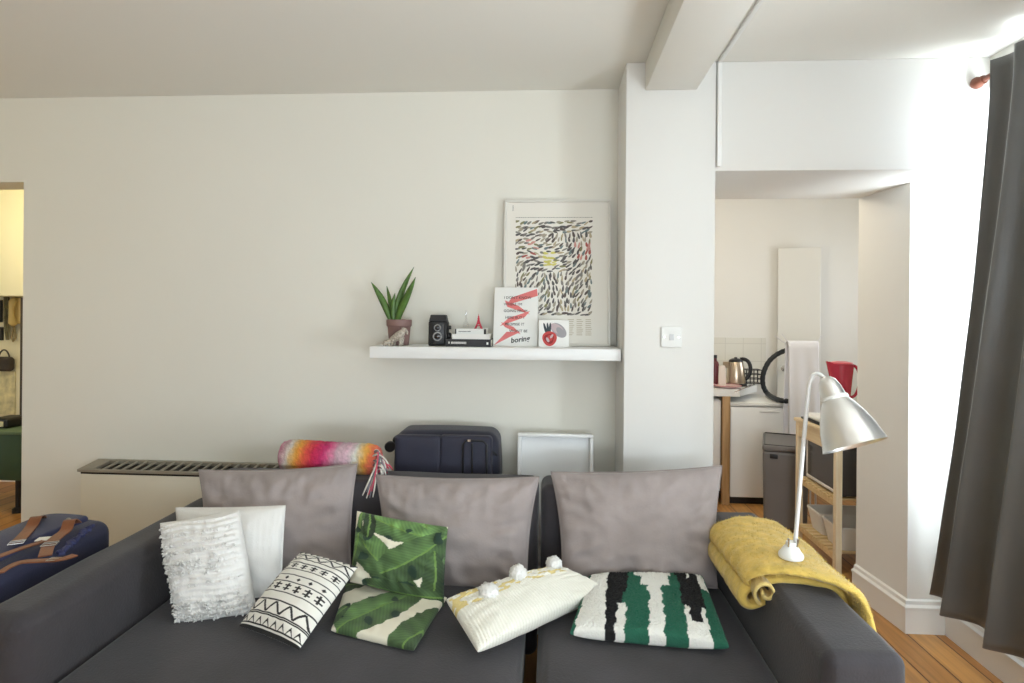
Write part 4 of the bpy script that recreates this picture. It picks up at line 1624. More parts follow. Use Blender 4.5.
# ------------------------------------------------------------------ rucksack on a stool beyond the left armrest
bm = bmesh.new()
box(bm, -1.92, -1.60, 1.50, 2.08, 0.44, 0.468, 0.008, 2)
for x in (-1.90, -1.66):
    for y in (1.53, 2.01):
        box(bm, x, x + 0.04, y, y + 0.04, 0, 0.44, 0.004, 1)
for y in (1.54, 2.02):
    box(bm, -1.86, -1.66, y, y + 0.022, 0.36, 0.43, 0.002, 1)
solo('stool', bm, wood_mat('stool_wood', (150, 108, 70), (122, 84, 52), 1), 'plain wooden bench stool under the navy rucksack', 'stool')
t = thing('rucksack', 'navy canvas rucksack with tan leather straps lying beside the left armrest', 'bag', (-1.76, 1.78, 0.469))
BZ = 0.672


def bagfn(q):
    k = (1 - (q.x / 0.17) ** 2)
    if q.z > 0:
        q.z += 0.010 * k + 0.006 * noise.noise(Vector((q.x * 9, q.y * 9, 1)))
        q.z -= 0.03 * max(0, -q.x / 0.165) ** 2
    q.z -= 0.02 * max(0, -q.y / 0.34) * (1 if q.z > 0 else 0)
    return q


bm = bmesh.new(); softbox(bm, (-1.745, 1.785, 0.5675), (0.150, 0.31, 0.0975), 0.045, (10, 16, 4), 5, bagfn); part('body', bm, M['navy'], t, angle=0)


def bagflap(q):
    q.z += 0.02 * (1 - (q.x / 0.13) ** 2) * 0.5 - 0.018 * max(0, -q.x / 0.125) ** 2 - 0.016 * max(0, -q.y / 0.25)
    return q


bm = bmesh.new(); softbox(bm, (-1.765, 1.805, 0.672), (0.105, 0.25, 0.014), 0.013, (10, 14, 1), 4, bagflap); fl = part('flap', bm, mat('navy_flap', (46, 50, 84), 0.75, bump=(300, 0.35), sheen=0.15), t, angle=0)
bm = bmesh.new()
pts = []
for i in range(40):
    f = i / 39
    p = P(91 - 32 * f, 526 + 28 * f, Z=0.688)
    pts.append(p + Vector((0.006 * math.sin(i * 1.7), 0.004 * math.cos(i * 1.3), 0.004 * math.sin(i * 2.1))))
tube(bm, pts, 0.010, 8, flat=0.7); part('drawstring_hem', bm, mat('navy_bright', (48, 52, 92), 0.7), fl, angle=0)


def strap(pxs, w, lift=0.0, name='strap', steps=6):
    ps = []
    pts3 = [P(x, y, Z=BZ + 0.022 + lz) for x, y, lz in pxs]
    pp = [(p.x, p.y) for p in pts3]
    out = []
    n = len(pts3)
    for i in range(n - 1):
        p0, p1, p2, p3 = pts3[max(i - 1, 0)], pts3[i], pts3[i + 1], pts3[min(i + 2, n - 1)]
        for k_ in range(steps):
            u = k_ / steps
            out.append(0.5 * ((2 * p1) + (-p0 + p2) * u + (2 * p0 - 5 * p1 + 4 * p2 - p3) * u * u + (-p0 + 3 * p1 - 3 * p2 + p3) * u ** 3))
    out.append(pts3[-1])
    d = (out[-1] - out[0])
    bm = bmesh.new()
    strip(bm, out, Vector((-d.y, d.x, 0)), w, 0.0035)
    return part(name, bm, M['leather'], t, angle=30)


def buckle(px, py, ang, s, par):
    bm = bmesh.new()
    c = P(px, py, Z=BZ + 0.03)
    MB = Matrix.Translation(c) @ Matrix.Rotation(ang, 4, 'Z')
    tube(bm, [MB @ Vector((x * s, y * s, 0)) for x, y in ((-1, -0.8), (1, -0.8), (1, 0.8), (-1, 0.8))], 0.0026, 8, closed=True)
    tube(bm, [MB @ Vector((-s, 0, 0.001)), MB @ Vector((s, 0, 0.002))], 0.0018, 8)
    part('buckle', bm, M['chrome'], par)


s1 = strap([(41, 518, 0.004), (36.5, 517, 0.026), (31, 527, 0.006), (24, 535, 0.004), (16, 543, 0.004)], 0.034)
buckle(17, 542.5, 0.5, 0.019, s1)
s2 = strap([(76, 523, 0.002), (70, 520, 0.030), (66, 530, 0.010), (57, 537, 0.006), (49, 545, 0.005), (45, 556, 0.004)], 0.034)
buckle(50, 544, 0.4, 0.019, s2)
s3 = strap([(0, 573, 0.0), (9, 567, 0.003), (22, 562, 0.004), (44, 560.5, 0.006), (62, 559, 0.01), (75, 555, 0.008)], 0.022)
buckle(54, 559.5, 0.1, 0.014, s3)
s4 = strap([(-6, 558, 0.0), (8, 553, 0.003), (22, 548, 0.003), (33, 544.5, 0.003), (44, 541, 0.002)], 0.022)
bm = bmesh.new(); c = P(47, 538.5, Z=BZ + 0.021); box(bm, -0.028, 0.028, -0.016, 0.016, -0.001, 0.001, 0, 1, Matrix.Translation(c) @ Matrix.Rotation(0.35, 4, 'Z')); part('label_patch', bm, M['white'], t)
bm = bmesh.new()
tube(bm, bez(P(66, 523, Z=0.69), P(66, 517, Z=0.72), P(72, 517, Z=0.73), P(71, 526, Z=0.69), 12), 0.004, 8); part('cord_loop', bm, mat('cord_grey', (150, 146, 138), 0.8), t, angle=0)

# ------------------------------------------------------------------ curtain and its pole
bm = bmesh.new()
NU, NV = 220, 60
g = []
CT, CB = 2.43, 0.205
for i in range(NU + 1):
    s = i / NU
    row = []
    for j in range(NV + 1):
        h = j / NV
        far = 2.40 + 0.33 * (max(0, h - 0.05) / 0.95) ** 1.25
        near = 1.18
        y = far + (near - far) * s
        amp = 0.030 + 0.024 * h
        ph = 2 * PI * (6.2 * s ** 0.95) + 0.5 * math.sin(h * 2.2) - 0.4
        x = 1.70 - 0.02 * h + amp * math.sin(ph) + 0.012 * h * math.sin(ph * 2 + 1)
        x += 0.010 * noise.noise(Vector((s * 9, h * 4, 0))) * h
        y += 0.018 * math.cos(ph) * (0.4 + 0.6 * h)
        z = CT + (CB - CT) * h
        z += 0.004 * math.sin(ph) * (1 - h)
        row.append(bm.verts.new((x, y, z)))
    g.append(row)
for i in range(NU):
    for j in range(NV):
        bm.faces.new((g[i][j], g[i][j + 1], g[i + 1][j + 1], g[i + 1][j]))
o = solo('curtain', bm, M['curtain'], 'long dark grey curtain hanging at the window on the right', 'curtain', angle=0)
md = o.modifiers.new('thickness', 'SOLIDIFY')
md.thickness = 0.003
pe = P(979, 82, X=1.745)
t = thing('curtain_pole', 'copper brown curtain pole with turned end above the window', 'pole', (1.745, pe.y, pe.z))
bm = bmesh.new(); tube(bm, [(1.745, pe.y - 0.02, pe.z), (1.745, 0.2, pe.z)], 0.011, 16); part('rod', bm, M['copper'], t)
bm = bmesh.new(); lathe(bm, [(0, 0), (0.016, 0), (0.018, 0.006), (0.012, 0.012), (0.016, 0.020), (0.024, 0.034), (0.024, 0.046), (0.016, 0.060), (0.006, 0.068), (0, 0.07)], Matrix.Translation((1.745, pe.y - 0.03, pe.z)) @ Matrix.Rotation(-PI / 2, 4, 'X'), 24); part('finial', bm, M['copper'], t)
for y in (pe.y - 0.10, 0.3):
    bm = bmesh.new(); box(bm, 1.745, 1.812, y - 0.008, y + 0.008, pe.z - 0.02, pe.z - 0.006, 0.002, 1); box(bm, 1.803, 1.812, y - 0.02, y + 0.02, pe.z - 0.045, pe.z + 0.02, 0.002, 1); part('bracket', bm, M['copper'], t)

# ------------------------------------------------------------------ kitchen seen through the opening
KW = 4.62
# base cabinet left of the fridge
t = thing('base_cabinet', 'white kitchen cabinet left of the wooden post', 'cabinet', (1.0, 4.9, 0))
bm = bmesh.new(); box(bm, 0.72, 1.30, KW + 0.02, 5.185, 0.10, 0.80, 0.002, 1); box(bm, 0.74, 1.25, KW + 0.07, 5.15, 0, 0.10); part('body', bm, M['white'], t)
bm = bmesh.new(); box(bm, 0.724, 1.306, KW, KW + 0.019, 0.10, 0.79, 0.003, 2); dd = part('door', bm, M['white_gloss'], t)
bm = bmesh.new(); tube(bm, [(0.80, KW, 0.72), (0.80, KW - 0.025, 0.72), (0.92, KW - 0.025, 0.72), (0.92, KW, 0.72)], 0.005, 8); part('handle', bm, M['chrome'], dd)
lg0, lg1 = P(721.5, 450, Y=KW).x, P(729, 450, Y=KW).x
t = thing('worktop', 'white kitchen worktop carried by a wooden post', 'worktop', (1.1, 4.9, 0))
bm = bmesh.new()
zt_ = P(730, 389.5, Y=KW - 0.03).z
zb_ = zt_ - 0.052
prism(bm, [(0.72, KW - 0.03), (P(740, 390, Y=KW - 0.03).x, KW - 0.03), (P(757, 386, Y=4.92).x, 4.92), (P(757, 386, Y=4.92).x, 5.186), (0.72, 5.186)], zb_, zt_)
part('top', bm, M['white_gloss'], t, False)
bm = bmesh.new(); box(bm, lg0, lg1, KW - 0.028, KW + 0.018, 0, zb_, 0.004, 2); part('post', bm, wood_mat('post_oak', (186, 150, 104), (158, 122, 78)), t)

# fridge
fx0, fx1 = P(730, 450, Y=KW).x, P(786, 450, Y=KW).x
FZ = P(757, 402.5, Y=KW).z
t = thing('fridge', 'small white under-counter fridge right of the wooden post', 'fridge', ((fx0 + fx1) / 2, 4.88, 0))
bm = bmesh.new(); box(bm, fx0, fx1, KW + 0.045, 5.14, 0.05, FZ - 0.03, 0.006, 2); part('body', bm, M['white'], t)
bm = bmesh.new(); box(bm, fx0 + 0.002, fx1 - 0.002, KW, KW + 0.043, 0.055, FZ - 0.035, 0.008, 3); dd = part('door', bm, M['white_gloss'], t)
bm = bmesh.new(); box(bm, fx1 - 0.20, fx1 - 0.05, KW - 0.006, KW + 0.002, FZ - 0.075, FZ - 0.06, 0.003, 2); part('handle', bm, M['white'], dd)
bm = bmesh.new(); box(bm, fx0 - 0.003, fx1 + 0.003, KW - 0.004, 5.145, FZ - 0.03, FZ, 0.006, 2); part('top', bm, M['white'], t)
bm = bmesh.new(); box(bm, fx0 + 0.01, fx1 - 0.01, KW + 0.03, 5.10, 0, 0.05); part('plinth', bm, M['black'], t)

# kettle
kc = P(735.5, 386, Y=4.86); kc.z = zt_
t = thing('kettle', 'steel electric kettle with black handle on the white worktop', 'kettle', kc)
MKt = Matrix.Translation(kc)
bm = bmesh.new(); lathe(bm, [(0, 0), (0.085, 0), (0.086, 0.012), (0.078, 0.020), (0, 0.020)], MKt, 32); part('base', bm, M['black'], t)
bm = bmesh.new(); lathe(bm, [(0, 0.021), (0.074, 0.021), (0.076, 0.03), (0.066, 0.13), (0.056, 0.185), (0.05, 0.195)], MKt, 36)
prism(bm, [(-0.062, -0.02), (-0.10, 0.0), (-0.062, 0.02)], 0.14, 0.19, MKt); part('body', bm, mat('kettle_steel', (196, 180, 160), 0.28, 1.0), t)
bm = bmesh.new(); lathe(bm, [(0.054, 0.190), (0.05, 0.205), (0.03, 0.216), (0.012, 0.218), (0.012, 0.226), (0, 0.228)], MKt, 32); part('lid', bm, M['black'], t)
bm = bmesh.new(); tube(bm, bez(kc + Vector((0.035, 0, 0.21)), kc + Vector((0.13, -0.01, 0.235)), kc + Vector((0.135, -0.01, 0.08)), kc + Vector((0.072, 0, 0.05)), 16), 0.015, 10); part('handle', bm, M['black'], t, angle=0)
# wire basket
wc = P(752, 385, Y=5.04); wc.z = zt_
bm = bmesh.new()
bx_, by_, bh_ = 0.06, 0.05, 0.11
for i in range(4):
    z = zt_ + 0.004 + bh_ * i / 3
    tube(bm, [(wc.x - bx_, wc.y - by_, z), (wc.x + bx_, wc.y - by_, z), (wc.x + bx_, wc.y + by_, z), (wc.x - bx_, wc.y + by_, z)], 0.0035, 6, closed=True)
for i in range(5):
    x = wc.x - bx_ + 2 * bx_ * i / 4
    for y in (wc.y - by_, wc.y + by_):
        tube(bm, [(x, y, zt_ + 0.003), (x, y, zt_ + 0.004 + bh_)], 0.003, 6)
solo('wire_basket', bm, M['black'], 'black wire basket behind the kettle', 'basket')
# bottle and carton at the pillar edge
bc = P(715, 385, Y=4.82); bc.z = zt_
t = thing('bottle', 'dark red bottle on the worktop left of the kettle', 'bottle', bc)
bm = bmesh.new(); lathe(bm, [(0, 0), (0.032, 0), (0.034, 0.006), (0.034, 0.15), (0.026, 0.185), (0.013, 0.20), (0.013, 0.225)], Matrix.Translation(bc), 24); part('body', bm, mat('bottle_red', (92, 30, 38), 0.3), t)
bm = bmesh.new(); lathe(bm, [(0.0145, 0.222), (0.0145, 0.245), (0, 0.246)], Matrix.Translation(bc), 20); part('cap', bm, M['black'], t)
bc = P(721.5, 387, Y=4.80); bc.z = zt_
bm = bmesh.new()
softbox(bm, (bc.x, bc.y, zt_ + 0.0825), (0.03, 0.026, 0.0825), 0.012, (3, 3, 5), 3, lambda q: Vector((q.x * (1 - 1.6 * max(0, q.z)), q.y * (1 - 4.5 * max(0, q.z)), q.z)))
solo('packet', bm, mat('packet_pale', (226, 214, 204), 0.4), 'pale upright food packet between the red bottle and the kettle', 'packet', angle=0)
# plate of cutlery at the front
pc_ = P(727, 388, Y=4.71); pc_.z = zt_
t = thing('plate', 'pinkish plate at the front edge of the white worktop', 'plate', pc_)
bm = bmesh.new(); lathe(bm, [(0, 0), (0.07, 0), (0.075, 0.004), (0.105, 0.016), (0.107, 0.019), (0.074, 0.009), (0, 0.007)], Matrix.Translation(pc_), 36); part('dish', bm, mat('plate_pink', (222, 190, 188), 0.3), t)
bm = bmesh.new(); lathe(bm, [(0.104, 0.0165), (0.109, 0.018), (0.1075, 0.021), (0.103, 0.0195)], Matrix.Translation(pc_), 36); part('rim', bm, mat('plate_red', (186, 92, 98), 0.3), t)
kf = pc_ + Vector((0.145, 0.02, 0))
bm = bmesh.new(); strip(bm, [P(735, 392, Z=zt_ + 0.004), P(747, 387, Z=zt_ + 0.004)], (0, 1, 0), 0.014, 0.002); strip(bm, [P(747, 387, Z=zt_ + 0.005), P(754, 384, Z=zt_ + 0.005)], (0, 1, 0), 0.022, 0.006)
solo('table_knife', bm, M['chrome'], 'steel knife lying on the worktop right of the pinkish plate', 'knife')

# black hose arching above the fridge
HY = 5.0
hp = [P(x, y, Y=HY) for x, y in ((800, 345), (792, 349), (784, 351), (776, 355), (769, 361.5), (764.5, 370), (762.5, 379), (764, 388), (768, 396), (773.5, 402.5), (779, 406))]
FT = FZ + 0.022
hp = [p if p.z > FT + 0.01 else P(*q_, Z=FT) for p, q_ in zip(hp, ((800, 345), (792, 349), (784, 351), (776, 355), (769, 361.5), (764.5, 370), (762.5, 379), (764, 388), (768, 394), (774, 398), (781, 400.5)))]
hp += [P(789, 401, Z=FT), P(797, 400, Z=FT)]
sm = []
for i in range(len(hp) - 1):
    p0, p1, p2, p3 = hp[max(i - 1, 0)], hp[i], hp[i + 1], hp[min(i + 2, len(hp) - 1)]
    for k_ in range(5):
        u = k_ / 5
        sm.append(0.5 * ((2 * p1) + (-p0 + p2) * u + (2 * p0 - 5 * p1 + 4 * p2 - p3) * u * u + (-p0 + 3 * p1 - 3 * p2 + p3) * u ** 3))
sm.append(hp[-1])
bm = bmesh.new()
tube(bm, sm, [0.0195 + 0.0018 * math.sin(i * 2.4) for i in range(len(sm))], 12)
solo('hose', bm, mat('hose_rubber', (28, 32, 36), 0.45), 'thick black hose looped in an arch above the white fridge', 'hose', angle=0)

# clothes airer with a white sheet
AY = 4.50
ax0, ax1 = P(789, 400, Y=AY).x, P(816, 400, Y=AY).x
az = P(802, 343, Y=AY).z
t = thing('clothes_airer', 'white folded airer standing in the kitchen in front of the door', 'airer', ((ax0 + ax1) / 2, AY, 0))
tw_m = mat('airer_white', (222, 222, 224), 0.4)
bm = bmesh.new()
for x in (ax0 + 0.015, ax1 - 0.015):
    tube(bm, [(x, AY + 0.05, 0), (x, AY + 0.02, az - 0.01)], 0.007, 8); tube(bm, [(x, AY - 0.045, 0), (x, AY + 0.005, az - 0.01)], 0.007, 8)
for k_ in range(5):
    z = 0.2 + k_ * (az - 0.25) / 4.6
    tube(bm, [(ax0 + 0.015, AY + 0.045 - 0.02 * z, z), (ax1 - 0.015, AY + 0.045 - 0.02 * z, z)], 0.004, 8)
part('frame', bm, tw_m, t)
for a, b in (((775, 336), (789, 346)), ((782, 334), (791, 346)), ((821, 336), (815, 346))):
    bm = bmesh.new(); tube(bm, [P(*a, Y=AY + 0.03), P(*b, Y=AY + 0.012)], 0.004, 8); part('arm', bm, tw_m, t)
bm = bmesh.new()
path = [(AY + 0.075 - 0.03 * f, 0.45 + (az - 0.45) * f) for f in [i / 12 for i in range(13)]] + [(AY + 0.012, az + 0.013)] + [(AY - 0.010 - 0.05 * f, az - (az - 0.42) * f) for f in [i / 20 for i in range(21)]]
g = []
for i in range(25):
    f = i / 24
    x = ax0 - 0.012 + (ax1 - ax0 + 0.024) * f
    g.append([bm.verts.new((x, y + 0.006 * math.sin(f * 14) * min(1, abs(z - az) * 3), z)) for y, z in path])
for i in range(24):
    for j in range(len(path) - 1):
        bm.faces.new((g[i][j], g[i + 1][j], g[i + 1][j + 1], g[i][j + 1]))
o = solo('sheet', bm, mat('sheet_white', (240, 240, 246), 0.85), 'white cloth sheet hanging over the airer', 'sheet', angle=0)
md = o.modifiers.new('thickness', 'SOLIDIFY'); md.thickness = 0.004; md.offset = 1

# grey bin
b0, b1 = 1.628 - 0.142, 1.628 + 0.142
bz = P(770, 447, Y=4.06).z - 0.036
t_bin = t = thing('bin', 'tall dark grey kitchen bin in front of the fridge', 'bin', ((b0 + b1) / 2, 4.21, 0))
gm = mat('bin_grey', (112, 108, 106), 0.45, vary=(4, 0.05))
bm = bmesh.new()
softbox(bm, ((b0 + b1) / 2, 4.21, bz / 2 + 0.005), ((b1 - b0) / 2, 0.15, bz / 2 - 0.005), 0.022, (4, 4, 6), 4, lambda q: Vector((q.x * (0.93 + 0.07 * (q.z + bz / 2) / bz), q.y * (0.95 + 0.05 * (q.z + bz / 2) / bz), q.z)))
part('body', bm, gm, t, angle=50)
bm = bmesh.new()
softbox(bm, ((b0 + b1) / 2, 4.21, bz + 0.018), ((b1 - b0) / 2 + 0.002, 0.152, 0.018), 0.012, (4, 4, 1), 3, lambda q: Vector((q.x, q.y, q.z + 0.035 * (q.y + 0.15) / 0.3 * (1 if q.z > 0 else 0))))
ld = part('lid', bm, gm, t, angle=50)
bm = bmesh.new(); tube(bm, [(b0 + 0.012, 4.075, bz + 0.038), (b0 + 0.012, 4.34, bz + 0.072), (b1 - 0.012, 4.34, bz + 0.072), (b1 - 0.012, 4.075, bz + 0.038)], 0.004, 6, closed=True); part('seal', bm, M['black'], ld)
bm = bmesh.new(); box(bm, b0 + 0.045, b0 + 0.095, 4.052, 4.064, bz - 0.048, bz - 0.018, 0.004, 2); part('grip', bm, M['black'], t)

t_bin.rotation_euler.z = math.radians(-20)

# wooden trolley behind the column
TX0, TX1, TY0, TY1, TZ = 1.572, 2.06, 3.36, 3.90, 0.79
bch = wood_mat('trolley_beech', (240, 224, 192), (228, 206, 168), 2)
bch_y = wood_mat('trolley_rail', (236, 216, 180), (220, 194, 152), 1)
bch_x = wood_mat('trolley_slat', (228, 200, 152), (208, 176, 124), 0)
t = thing('trolley', 'pale wooden kitchen trolley with slatted shelves beside the bin', 'trolley', ((TX0 + TX1) / 2, (TY0 + TY1) / 2, 0))
for x in (TX0, TX1 - 0.035):
    for y in (TY0, TY1 - 0.035):
        bm = bmesh.new(); box(bm, x, x + 0.035, y, y + 0.035, 0.0, TZ - 0.02, 0.003, 1); part('leg', bm, bch, t)
bm = bmesh.new(); box(bm, TX0 - 0.01, TX1 + 0.01, TY0 - 0.01, TY1 + 0.01, TZ - 0.02, TZ, 0.004, 2); part('top', bm, bch_y, t)
for x in (TX0 + 0.004, TX1 - 0.024):
    bm = bmesh.new()
    box(bm, x, x + 0.018, TY0 + 0.035, TY1 - 0.035, TZ - 0.11, TZ - 0.02, 0.002, 1)
    part('apron', bm, bch_y, t)
for zz in (0.415, 0.118):
    bm = bmesh.new()
    for x in (TX0 + 0.004, TX1 - 0.024):
        box(bm, x, x + 0.018, TY0 + 0.035, TY1 - 0.035, zz - 0.03, zz, 0.002, 1)
    y = TY0 + 0.045
    while y < TY1 - 0.07:
        box(bm, TX0 + 0.003, TX1 - 0.005, y, y + 0.034, zz, zz + 0.012, 0.002, 1)
        y += 0.052
    part('shelf', bm, bch_x, t)
# microwave on the upper slatted shelf
mz = 0.428
t = thing('microwave', 'dark microwave with pale front frame on the trolley shelf', 'microwave', (1.85, 3.62, mz))
bm = bmesh.new(); box(bm, 1.615, 2.02, 3.405, 3.825, mz + 0.008, mz + 0.27, 0.006, 2)
for x in (1.64, 1.98):
    for y in (3.43, 3.79):
        box(bm, x, x + 0.02, y, y + 0.02, mz, mz + 0.009)
part('body', bm, mat('microwave_dark', (70, 66, 64), 0.4), t)
bm = bmesh.new()
for a in ((3.41, 3.82, mz + 0.012, mz + 0.03), (3.41, 3.82, mz + 0.25, mz + 0.266), (3.41, 3.425, mz + 0.03, mz + 0.25), (3.805, 3.82, mz + 0.03, mz + 0.25)):
    box(bm, 1.605, 1.616, *a, 0.003, 1)
part('door_frame', bm, mat('microwave_frame', (222, 218, 212), 0.4), t)
bm = bmesh.new(); box(bm, 1.609, 1.615, 3.425, 3.805, mz + 0.03, mz + 0.25); part('door_glass', bm, mat('microwave_glass', (60, 54, 52), 0.1), t)
# two white tubs on the lower shelf
for i, (y0, y1, lab) in enumerate(((3.635, 3.825, 'white open plastic tub on the low trolley shelf, nearer the bin'), (3.405, 3.62, 'white open plastic tub on the low trolley shelf, nearer the column'))):
    bm = bmesh.new()
    w, d, h = (2.03 - 1.645) / 2, (y1 - y0) / 2, 0.13
    c = Vector((1.80, (y0 + y1) / 2, 0.1305))
    ri = [(0.86, 0.82, 0.0), (0.98, 0.97, h - 0.012), (1.0, 1.0, h - 0.012), (1.0, 1.0, h), (0.955, 0.945, h), (0.84, 0.80, 0.006)]
    prev = None
    for (a, b, z) in ri:
        ring = []
        for (sx, sy) in ((-1, -1), (1, -1), (1, 1), (-1, 1)):
            for q_ in range(4):
                ang = PI / 2 * q_ / 3 + {(-1, -1): PI, (1, -1): 1.5 * PI, (1, 1): 0, (-1, 1): PI / 2}[(sx, sy)]
                r_ = 0.02
                ring.append(bm.verts.new(c + Vector((sx * (w * a - r_) + r_ * math.cos(ang), sy * (d * b - r_) + r_ * math.sin(ang), z))))
        if prev:
            for k_ in range(16):
                bm.faces.new((prev[k_], prev[(k_ + 1) % 16], ring[(k_ + 1) % 16], ring[k_]))
        else:
            bm.faces.new(ring[::-1])
        prev = ring
    bm.faces.new(prev)
    solo('tub', bm, mat('tub_white', (236, 234, 228), 0.4), lab, 'tub', 'white tubs on the trolley')
# on top of the trolley: baking tray, white tin, red jug
t = thing('baking_tray', 'dark rimmed white baking tray on top of the trolley', 'tray', (1.74, 3.72, TZ))
bm = bmesh.new(); box(bm, 1.59, 1.85, 3.58, 3.87, TZ + 0.001, TZ + 0.012, 0.003, 1); part('rim', bm, M['black'], t)
bm = bmesh.new(); softbox(bm, (1.717, 3.725, TZ + 0.027), (0.115, 0.13, 0.014), 0.012, (3, 3, 1), 3); part('lid', bm, M['white'], t)
jz = TZ + 0.115
bm = bmesh.new(); box(bm, 1.60, 1.80, 3.38, 3.57, TZ + 0.001, jz, 0.01, 3); solo('tin', bm, M['white'], 'white square tin under the red jug on the trolley', 'tin')
jc = P(841, 390, Y=3.47); jc.z = jz + 0.001
jh = P(841, 362, Y=3.47).z - jz
t = thing('jug', 'red translucent plastic water jug on the trolley', 'jug', jc)
jr = mat('jug_red', (206, 52, 76), 0.2, trans=0.25)
MJ = Matrix.Translation(jc) @ Matrix.Rotation(math.radians(-8), 4, 'Z')
bm = bmesh.new()
prev = None
for (rx, ry, z) in ((0.040, 0.038, 0.0), (0.042, 0.040, 0.004), (0.056, 0.046, jh * 0.6), (0.066, 0.050, jh * 0.96), (0.062, 0.047, jh * 0.96), (0.052, 0.043, jh * 0.6), (0.038, 0.036, 0.008)):
    ring = [bm.verts.new(MJ @ Vector((rx * math.cos(a) - (0.014 if z > jh * 0.9 and math.cos(a) < -0.8 else 0), ry * math.sin(a), z + (0.012 if z > jh * 0.9 and math.cos(a) < -0.8 else 0)))) for a in [2 * PI * i / 32 for i in range(32)]]
    if prev:
        for k_ in range(32):
            bm.faces.new((prev[k_], prev[(k_ + 1) % 32], ring[(k_ + 1) % 32], ring[k_]))
    else:
        bm.faces.new(ring[::-1])
    prev = ring
bm.faces.new(prev)
part('body', bm, jr, t)
bm = bmesh.new(); tube(bm, bez(MJ @ Vector((0.060, 0, jh * 0.93)), MJ @ Vector((0.115, 0, jh * 0.92)), MJ @ Vector((0.10, 0, jh * 0.25)), MJ @ Vector((0.050, 0, jh * 0.28)), 16), 0.008, 10); part('handle', bm, jr, t, angle=0)
bm = bmesh.new(); lathe(bm, [(0.0, jh * 0.965), (0.060, jh * 0.965), (0.058, jh * 0.99), (0.03, jh * 1.01), (0, jh * 1.012)], MJ, 32); part('lid', bm, mat('jug_lid', (212, 78, 92), 0.3), t)

# ------------------------------------------------------------------ hall seen through the doorway on the left
HW = 4.35
cz = P(10, 296, Y=HW).z
cx1 = P(24, 290, Y=HW).x
t = thing('wall_cabinet', 'pale yellow wall cupboard seen through the doorway', 'cupboard', (cx1 - 0.4, 4.52, cz))
wc_m = mat('cupboard_cream', (240, 234, 200), 0.45)
bm = bmesh.new(); box(bm, cx1 - 0.8, cx1, HW + 0.02, 4.698, cz, cz + 0.85, 0.003, 1); part('body', bm, wc_m, t)
for x in (cx1 - 0.798, cx1 - 0.398):
    bm = bmesh.new(); box(bm, x, x + 0.396, HW, HW + 0.019, cz + 0.002, cz + 0.848, 0.004, 2); dd = part('door', bm, wc_m, t)
    bm = bmesh.new(); lathe(bm, [(0, 0), (0.006, 0), (0.006, 0.012), (0.013, 0.02), (0, 0.026)], Matrix.Translation((x + 0.05, HW, cz + 0.10)) @ Matrix.Rotation(PI / 2, 4, 'X'), 16); part('knob', bm, M['chrome'], dd)

hh = lambda px, py, y=4.66: P(px, py, Y=y)
# telephone
p_ = hh(16, 312)
t = thing('telephone', 'cream wall telephone with hanging cord in the hall', 'telephone', (p_.x, 4.70, p_.z))
crm = mat('phone_cream', (216, 190, 124), 0.4)
bm = bmesh.new(); softbox(bm, (p_.x, 4.675, p_.z + 0.01), (0.045, 0.024, 0.11), 0.018, (3, 1, 5), 3); part('body', bm, crm, t, angle=0)
bm = bmesh.new(); tube(bm, [(p_.x, 4.645, p_.z + 0.10), (p_.x, 4.628, p_.z + 0.085), (p_.x, 4.618, p_.z + 0.03), (p_.x, 4.618, p_.z - 0.03), (p_.x, 4.628, p_.z - 0.085), (p_.x, 4.645, p_.z - 0.10)], [0.026, 0.028, 0.019, 0.019, 0.030, 0.027], 14); part('handset', bm, crm, t, angle=0)
bm = bmesh.new()
loop = [hh(14.5, 322), hh(13, 330), hh(11.5, 338), hh(13, 341.5), hh(15.5, 338), hh(14.5, 328), hh(13.5, 322)]
pts = []
for a, b in zip(loop, loop[1:]):
    pts += [a + (b - a) * i / 6 for i in range(6)]
tube(bm, pts, 0.006, 8); part('cord', bm, mat('phone_cord', (150, 132, 92), 0.5), t, angle=0)
# hanging scarf left of it
bm = bmesh.new()
g = []
for i in range(13):
    f = i / 12
    row = []
    for j in range(17):
        h = j / 16
        w = 3.6 * (1 - 0.5 * abs(h - 0.35) - 0.35 * h)
        p = hh(6.5 + (f - 0.5) * 2 * w + 1.2 * h * h, 297 + 43 * h, 4.655 + 0.02 * math.sin(f * 15 + h * 2))
        row.append(bm.verts.new(p))
    g.append(row)
for i in range(12):
    for j in range(16):
        bm.faces.new((g[i][j], g[i + 1][j], g[i + 1][j + 1], g[i][j + 1]))
o = solo('scarf', bm, mat('scarf_olive', (112, 106, 78), 0.9, vary=(22, 0.4)), 'olive grey scarf hanging beside the cream telephone', 'scarf', angle=0)
md = o.modifiers.new('thickness', 'SOLIDIFY'); md.thickness = 0.006
# black framed pictures at the edge of the frame and a notice sheet
for (x0_, y0_, x1_, y1_, lab) in ((-14, 300, 2.2, 322, 'black framed picture on the hall wall, upper of two'), (-14, 327, 3, 340, 'black framed picture on the hall wall, lower of two')):
    a, b = hh(x0_, y1_, 4.69), hh(x1_, y0_, 4.69)
    t = thing('framed_picture', lab, 'picture', ((a.x + b.x) / 2, 4.69, a.z), 'black framed pictures in the hall')
    bm = bmesh.new(); w = 0.016
    box(bm, a.x, b.x, 4.678, 4.698, a.z, a.z + w); box(bm, a.x, b.x, 4.678, 4.698, b.z - w, b.z); box(bm, a.x, a.x + w, 4.678, 4.698, a.z + w, b.z - w); box(bm, b.x - w, b.x, 4.678, 4.698, a.z + w, b.z - w)
    part('frame', bm, M['black'], t)
    bm = bmesh.new(); box(bm, a.x + w, b.x - w, 4.688, 4.698, a.z + w, b.z - w); part('picture', bm, mat('picture_grey', (150, 146, 130), 0.7, vary=(30, 0.5)), t)
a, b = hh(-12, 414, 4.695), hh(15.5, 371, 4.695)
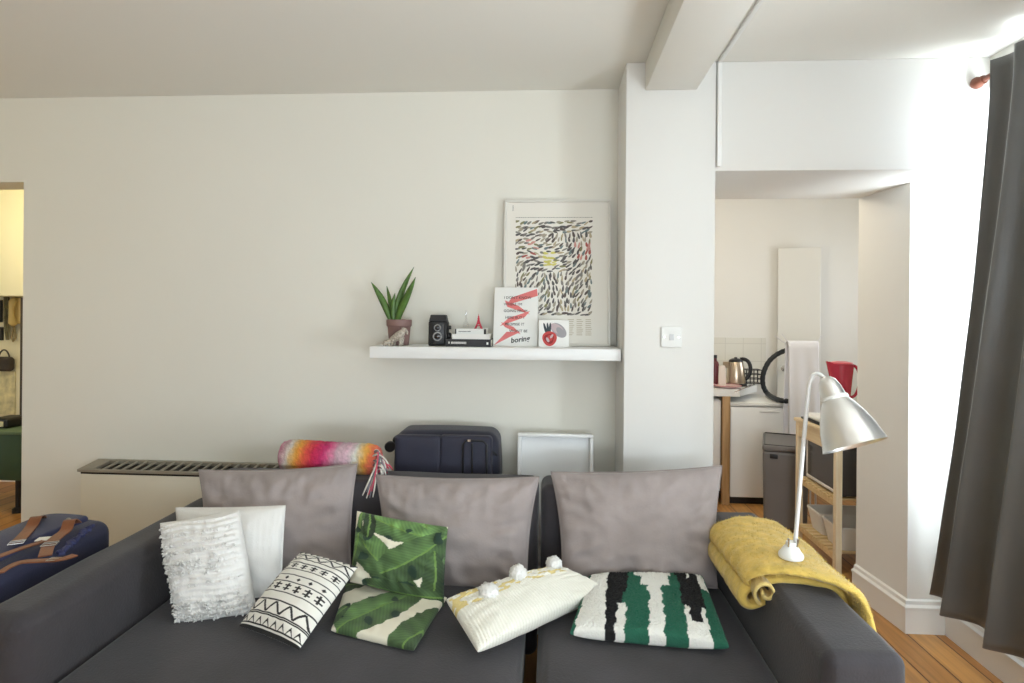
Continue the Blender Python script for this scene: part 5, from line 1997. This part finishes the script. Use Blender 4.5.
bm = bmesh.new(); box(bm, a.x, b.x, 4.690, 4.698, a.z, b.z); solo('poster', bm, mat('poster_sketch', (214, 204, 164), 0.7, vary=(16, 0.28)), 'cream sketched paper poster low on the hall wall', 'poster')
bm = bmesh.new()
c = hh(4, 364, 4.655)
softbox(bm, c, (0.075, 0.035, 0.06), 0.03, (3, 2, 3), 3); tube(bm, bez(c + Vector((-0.05, 0, 0.05)), c + Vector((-0.03, 0, 0.14)), c + Vector((0.03, 0, 0.14)), c + Vector((0.05, 0, 0.05)), 10), 0.006, 8)
solo('pouch', bm, mat('pouch_dark', (64, 56, 50), 0.7, vary=(20, 0.3)), 'small dark pouch hanging on the hall wall above the poster', 'bag', angle=0)

# green cabinet table
GY = 3.92
gz = P(10, 432, Y=GY).z
gx = P(20.5, 450, Y=GY).x
gzb = P(10, 481, Y=GY).z
t = thing('side_table', 'dark green painted table in the hall beyond the doorway', 'table', (gx - 0.35, 4.1, 0))
grm = mat('table_green', (52, 78, 58), 0.5)
bm = bmesh.new(); box(bm, gx - 0.70, gx - 0.01, GY + 0.01, 4.30, gzb, gz - 0.02, 0.004, 2); part('drawer_box', bm, grm, t)
bm = bmesh.new(); box(bm, gx - 0.71, gx, GY, 4.31, gz - 0.02, gz, 0.004, 2); part('tabletop', bm, mat('table_green_top', (96, 118, 92), 0.45), t)
for x in (gx - 0.66, gx - 0.07):
    for y in (GY + 0.06, 4.24):
        bm = bmesh.new(); lathe(bm, [(0, 0), (0.035, 0), (0.035, 0.03), (0.016, 0.04), (0.018, gzb), (0, gzb)], Matrix.Translation((x, y, 0)), 16); part('leg', bm, M['black'], t)
a = P(-8, 430, Y=4.05).x; b = P(10.5, 430, Y=4.05).x
t = thing('storage_case', 'black edged pale case on the green hall table', 'case', ((a + b) / 2, 4.1, gz))
bm = bmesh.new(); softbox(bm, ((a + b) / 2, 4.11, gz + 0.036), ((b - a) / 2, 0.09, 0.036), 0.02, (3, 3, 2), 3); part('body', bm, M['black'], t, angle=0)
bm = bmesh.new(); box(bm, a + 0.02, b - 0.025, 4.016, 4.024, gz + 0.014, gz + 0.052, 0.002, 1); part('panel', bm, mat('case_pale', (196, 190, 160), 0.5), t)
